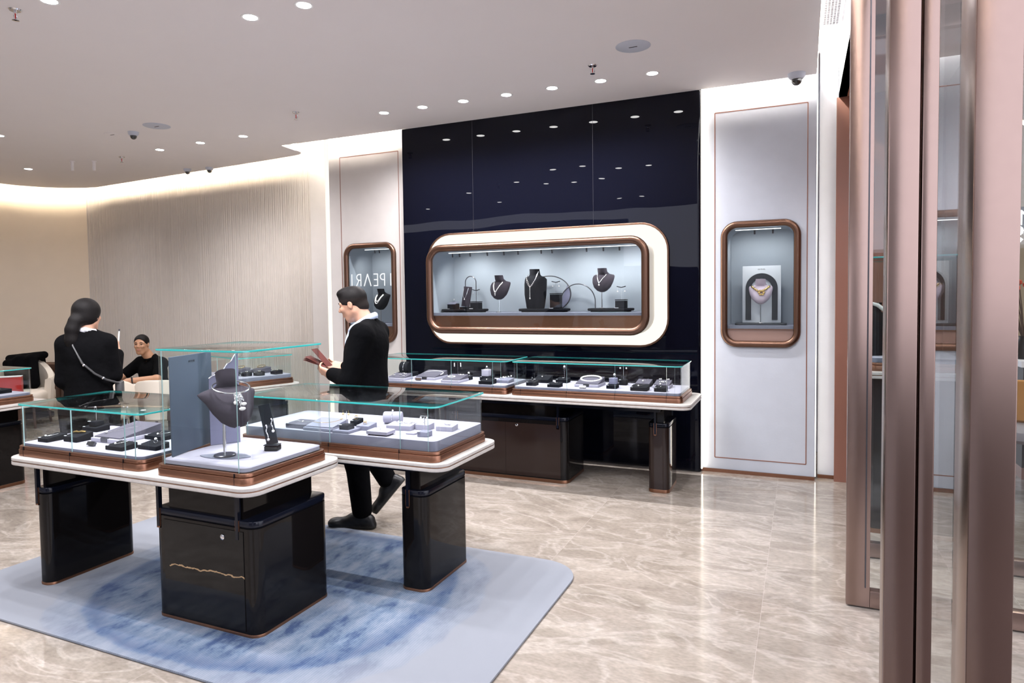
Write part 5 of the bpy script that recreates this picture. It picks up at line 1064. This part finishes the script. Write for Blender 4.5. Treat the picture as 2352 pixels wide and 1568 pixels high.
for y in (-1, 1): T.chain([(0, .085*y, .84), (.01, .085*y, .46), (-.01, .085*y, .10)], [.108, .082, .072], .03)
T.keep((0, 0, 1), .07); T.build('trousers', 'black_cloth', PW)
for y in (-1, 1): shoe('shoe', PW, (-.01, .085*y, .095), .12*y, 0)
Hh = Sdf((-.22, -.13, -.40), (.14, .12, .17), .005); Hh.ell((-.016, 0, .036), (.106, .083, .090)).ell((-.035, 0, -.02), (.082, .074, .06), None, .03); Hh.keep((-.42, 0, 1), -.052); Hh.keep((-1, 0, .55), -.062)
Hh.chain([(-.085, .01, -.02), (-.115, .015, -.045), (-.130, .025, -.10), (-.128, .030, -.17), (-.115, .030, -.25), (-.105, .028, -.31)], [.034, .034, .036, .036, .030, .012], .035); h_ = Hh.build('hair', 'hair', PW); h_.location = HC; h_.rotation_euler = HR.to_euler()
BG = thing('shoulder_bag', 'small dark grey shoulder bag on a black strap across the woman\'s back', 'bag', PW.location[:], PW.rotation_euler.z)
MB().rbox(-.055, .055, -.215, -.165, .93, 1.035, .02, .012, 4).build('pouch', 'bag', BG)
MB().tube([(.05, .085, 1.38), (-.06, .09, 1.388), (-.128, .065, 1.30), (-.162, .01, 1.185), (-.158, -.06, 1.11), (-.125, -.125, 1.06), (-.045, -.19, 1.025)], .0075, 6, False, 0, 1.7).build('strap', 'bag', BG)
for p in ((-.165, .0, 1.172), (-.138, -.108, 1.075)): MB().ball(p, .011, 8).build('buckle', 'silver', BG)
PN = thing('pen', 'slim pale pen held up in the woman\'s hand', 'pen', PW.location[:], PW.rotation_euler.z); MB().tube([(.155, -.170, 1.27), (.160, -.180, 1.385)], .005, 8).build('barrel', 'white', PN); MB().tube([(.160, -.180, 1.385), (.161, -.182, 1.40)], .0055, 8).build('cap', 'steel_dark', PN)

# ------------------------------------------------------------------ the seated man
PS = thing('person', 'man in a black polo shirt seated at the lounge table, looking at the woman', 'person', (-7.36, 5.86, 0), math.radians(-88))
HC, HR = (.17, -.03, 1.075), rotm(.50, .02)
B = Sdf((-.25, -.42, 0), (.75, .42, 1.24), .005); f = head(B, HC, HR, 1.0, wide=1.02); B.cap(f(-.03, 0, -.05), (.08, 0, .90), .056, .062, .03)
B.ell((.04, 0, .70), (.10, .15, .18)); B.ell((0, 0, .52), (.11, .15, .13)); LS, RS = (.07, .18, .835), (.07, -.18, .835)
LE, RE, LW, RW = (.23, .28, .675), (.27, -.26, .685), (.46, .06, .665), (.44, -.30, .675)
for a, e, w_ in ((LS, LE, LW), (RS, RE, RW)): B.chain([a, e, w_], [.052, .043, .030])
hand(B, LW, (.85, -.5, -.05), (0, 0, -1), -1, .35); hand(B, RW, (.9, -.2, -.03), (0, 0, -1), 1, .3)
for y in (-1, 1): B.chain([(0, .1*y, .48), (.42, .13*y, .44), (.40, .13*y, .10)], [.08, .055, .04]); B.cap((.40, .13*y, .06), (.55, .14*y, .04), .04, .03)
B.build('body', ['skin_tan', 'lips'], PS, face_paint(f, HR, HC, 1.0)); face_bits(f, HR, PS)
J = Sdf((-.25, -.36, .36), (.42, .36, .98), .006); J.ell((.045, 0, .72), (.14, .195, .19)).ell((.01, 0, .54), (.145, .185, .15), None, .06)
for y in (-1, 1): J.cap((.06, .05*y, .90), (.07, .16*y, .85), .045, .068, .05); J.chain([(.07, .18*y, .835), tuple(Vector((.07, .18*y, .835)).lerp(Vector(LE if y > 0 else RE), .72))], [.078, .066], .03)
J.cap((.16, 0, .95), (.17, 0, .86), .025, .012, .02, True); J.keep((0, 0, 1), .42); J.build('shirt', 'black_cloth', PS)
MB().tube([(.0, 0, .935), (.03, .055, .925), (.09, .068, .905), (.145, .03, .885), (.145, -.03, .885), (.09, -.068, .905), (.03, -.055, .925)], .015, 8, True).build('shirt_collar', 'black_cloth', PS, 60)
T = Sdf((-.2, -.28, .08), (.58, .28, .66), .007); T.ell((0, 0, .49), (.13, .17, .12))
for y in (-1, 1): T.chain([(0, .1*y, .48), (.42, .13*y, .44), (.40, .13*y, .12)], [.105, .080, .07], .03)
T.keep((0, 0, 1), .10); T.build('trousers', 'black_cloth', PS)
for y in (-1, 1): shoe('shoe', PS, (.40, .13*y, .095), .05*y, 0)
Hh = Sdf((-.14, -.13, -.12), (.14, .13, .17), .004); Hh.ell((-.014, 0, .038), (.1015, .082, .087)); Hh.keep((-.40, 0, 1), -.022); Hh.keep((-1, 0, .55), -.032); h_ = Hh.build('hair', 'hair', PS); h_.location = HC; h_.rotation_euler = HR.to_euler()
MB().tube([tuple(Vector((.42, .095, .666))+Vector((.02*math.cos(a), .028*math.cos(a), .033*math.sin(a)))) for a in [2*PI*i/14 for i in range(14)]], .008, 6, True, 0, 1.6).build('wristband', 'leather', PS)

# ------------------------------------------------------------------ lounge furniture
LT = thing('lounge_table', 'cream topped lounge table the seated man leans on', 'table', (-6.78, 5.62, 0), math.radians(50)); MB().rbox(-.66, .66, -.31, .31, .585, .63, .14, .008, 8).build('tabletop', 'cream_top', LT); MB().rbox(-.62, .62, -.27, .27, .555, .585, .12, .004, 8).build('edge_band', 'cream', LT); MB().lathe([(.0005, 0), (.25, 0), (.25, .02), (.07, .05), (.06, .555), (.0005, .555)], 28).build('pedestal', 'dark_wood', LT)
def shell_chair(label, x, y, rz):
    t = thing('lounge_chair', label, 'chair', (x, y, 0), rz, 'beige shell chairs at the lounge table'); k = 20
    L = []
    for i in range(k+1):
        a = PI*.5+PI*1.06*(i/k-.5)+PI*.0; co, si = math.cos(a), math.sin(a); u = abs(i/k-.5)*2; zt = .80-.16*u**3; ro, ri = .29, .255
        L.append([(ro*co, -ro*si*.95, .40), (ro*1.04*co, -ro*1.04*si*.95, zt-.02), (ro*1.0*co, -ro*si*.95, zt), (ri*1.0*co, -ri*si*.95, zt), (ri*co, -ri*si*.95, .40)])
    MB().rings(L).build('backrest', 'cream', t, 50); MB().rbox(-.26, .26, -.26, .27, .38, .47, .12, .03, 6).build('seat', 'cream', t, 60)
    for sx_ in (-1, 1): MB().box(.11*sx_-.018, .11*sx_+.018, -.302, -.262, .40, .66).xf(Matrix.Rotation(.06*sx_, 4, 'Y')).build('back_strut', 'dark_wood', t, 0)
    for sx_ in (-1, 1):
        for sy in (-1, 1): MB().tube([(.2*sx_, .2*sy, .385), (.24*sx_, .25*sy, 0)], .015, 8).build('leg', 'dark_wood', t)
    return t
c1 = shell_chair('beige shell chair with dark struts, its back to the camera, nearer the tall case', -6.10, 4.98, math.radians(28)); dup(c1, (-6.72, 4.74, 0), math.radians(40), 'beige shell chair with dark struts, its back to the camera, nearer the woman')
AC = thing('armchair', 'cream armchair with a black garment over its back, behind the woman', 'armchair', (-9.32, 5.36, 0), math.radians(40)); MB().rbox(-.36, .36, -.36, .34, .28, .47, .12, .05, 8).build('seat', 'cream', AC, 60)
L = []
for i in range(25):
    a = -.15+(PI+.3)*i/24; co, si = math.cos(a), math.sin(a); zt = .62+.25*max(0, si)**2; L.append([(.38*co, .38*si, .2), (.42*co, .42*si, zt-.03), (.40*co, .40*si, zt), (.34*co, .34*si, zt-.02), (.31*co, .31*si, .3)])
MB().rings(L).build('backrest', 'cream', AC, 60)
for sx_ in (-1, 1):
    for sy in (-1, 1): MB().tube([(.26*sx_, .24*sy, .29), (.28*sx_, .27*sy, 0)], .016, 8).build('leg', 'dark_wood', AC)
G = Sdf((-.36, -.3, .4), (.40, .50, 1.0), .008); G.chain([(-.2, .36, .86), (.22, .30, .90)], [.05, .05], .05); G.cap((-.18, .24, .80), (-.12, .15, .53), .06, .055, .06).cap((.1, .22, .85), (.16, .12, .53), .07, .06, .08).cap((-.05, .24, .84), (.02, .13, .53), .06, .06, .09).cap((-.05, .40, .86), (-.05, .44, .62), .03, .025, .05).cap((.18, .36, .88), (.2, .40, .6), .03, .025, .05); g_ = G.build('draped_garment', 'black_cloth'); g_.location = AC.location; g_.rotation_euler = AC.rotation_euler; tag(g_, 'black garment draped over the cream armchair behind the woman', 'garment')
SBD = thing('sideboard', 'low dark brown sideboard with a tan top along the curved wall', 'sideboard', (-10.72, 6.0, 0), math.radians(96)); MB().box(-.9, .55, -.2, .2, .06, .62).build('body', 'dark_wood', SBD, 0); MB().box(-.92, .57, -.22, .22, .62, .65).build('top', 'mall_beige', SBD, 0); MB().box(-.86, .5, -.17, .17, 0, .06).build('plinth', 'mall_dark', SBD, 0)
for i in range(3): MB().box(-.88+.475*i, -.42+.475*i, .2, .212, .1, .6).build('door', 'dark_wood', SBD, 0)
o = MB().lathe([(.0005, 0), (.07, 0), (.085, .03), (.085, .10), (.07, .115), (.0005, .115)], 18).build('black_vessel', 'leather'); o.location = (-10.75, 5.78, .651); tag(o, 'small black vessel on the sideboard top', 'vessel')
DC = thing('armchair', 'dark brown tub chair behind the cream armchair', 'armchair', (-9.95, 5.98, 0), math.radians(30)); MB().rbox(-.33, .33, -.33, .33, .12, .44, .14, .04, 6).build('seat', 'dark_wood', DC, 60)
L = []
for i in range(21):
    a = -.1+(PI+.2)*i/20; co, si = math.cos(a), math.sin(a); L.append([(.34*co, .34*si, .12), (.37*co, .37*si, .70), (.35*co, .35*si, .73), (.29*co, .29*si, .70), (.28*co, .28*si, .3)])
MB().rings(L).build('backrest', 'dark_wood', DC, 60); MB().lathe([(.0005, 0), (.2, 0), (.2, .03), (.05, .05), (.05, .13), (.0005, .13)], 20).build('foot', 'mall_dark', DC)
RB = thing('paper_bag', 'bright red paper bag behind the glass case at the picture edge', 'bag', (-8.52, 4.72, 0), math.radians(52)); MB().box(-.21, .21, -.06, .06, .45, .74).build('body', 'red', RB, 0); MB().box(-.215, .215, -.065, .065, 0, .45).build('stool', 'dark_wood', RB, 0); MB().box(-.21, .21, -.062, .062, .74, .748).build('fold', 'white', RB, 0)
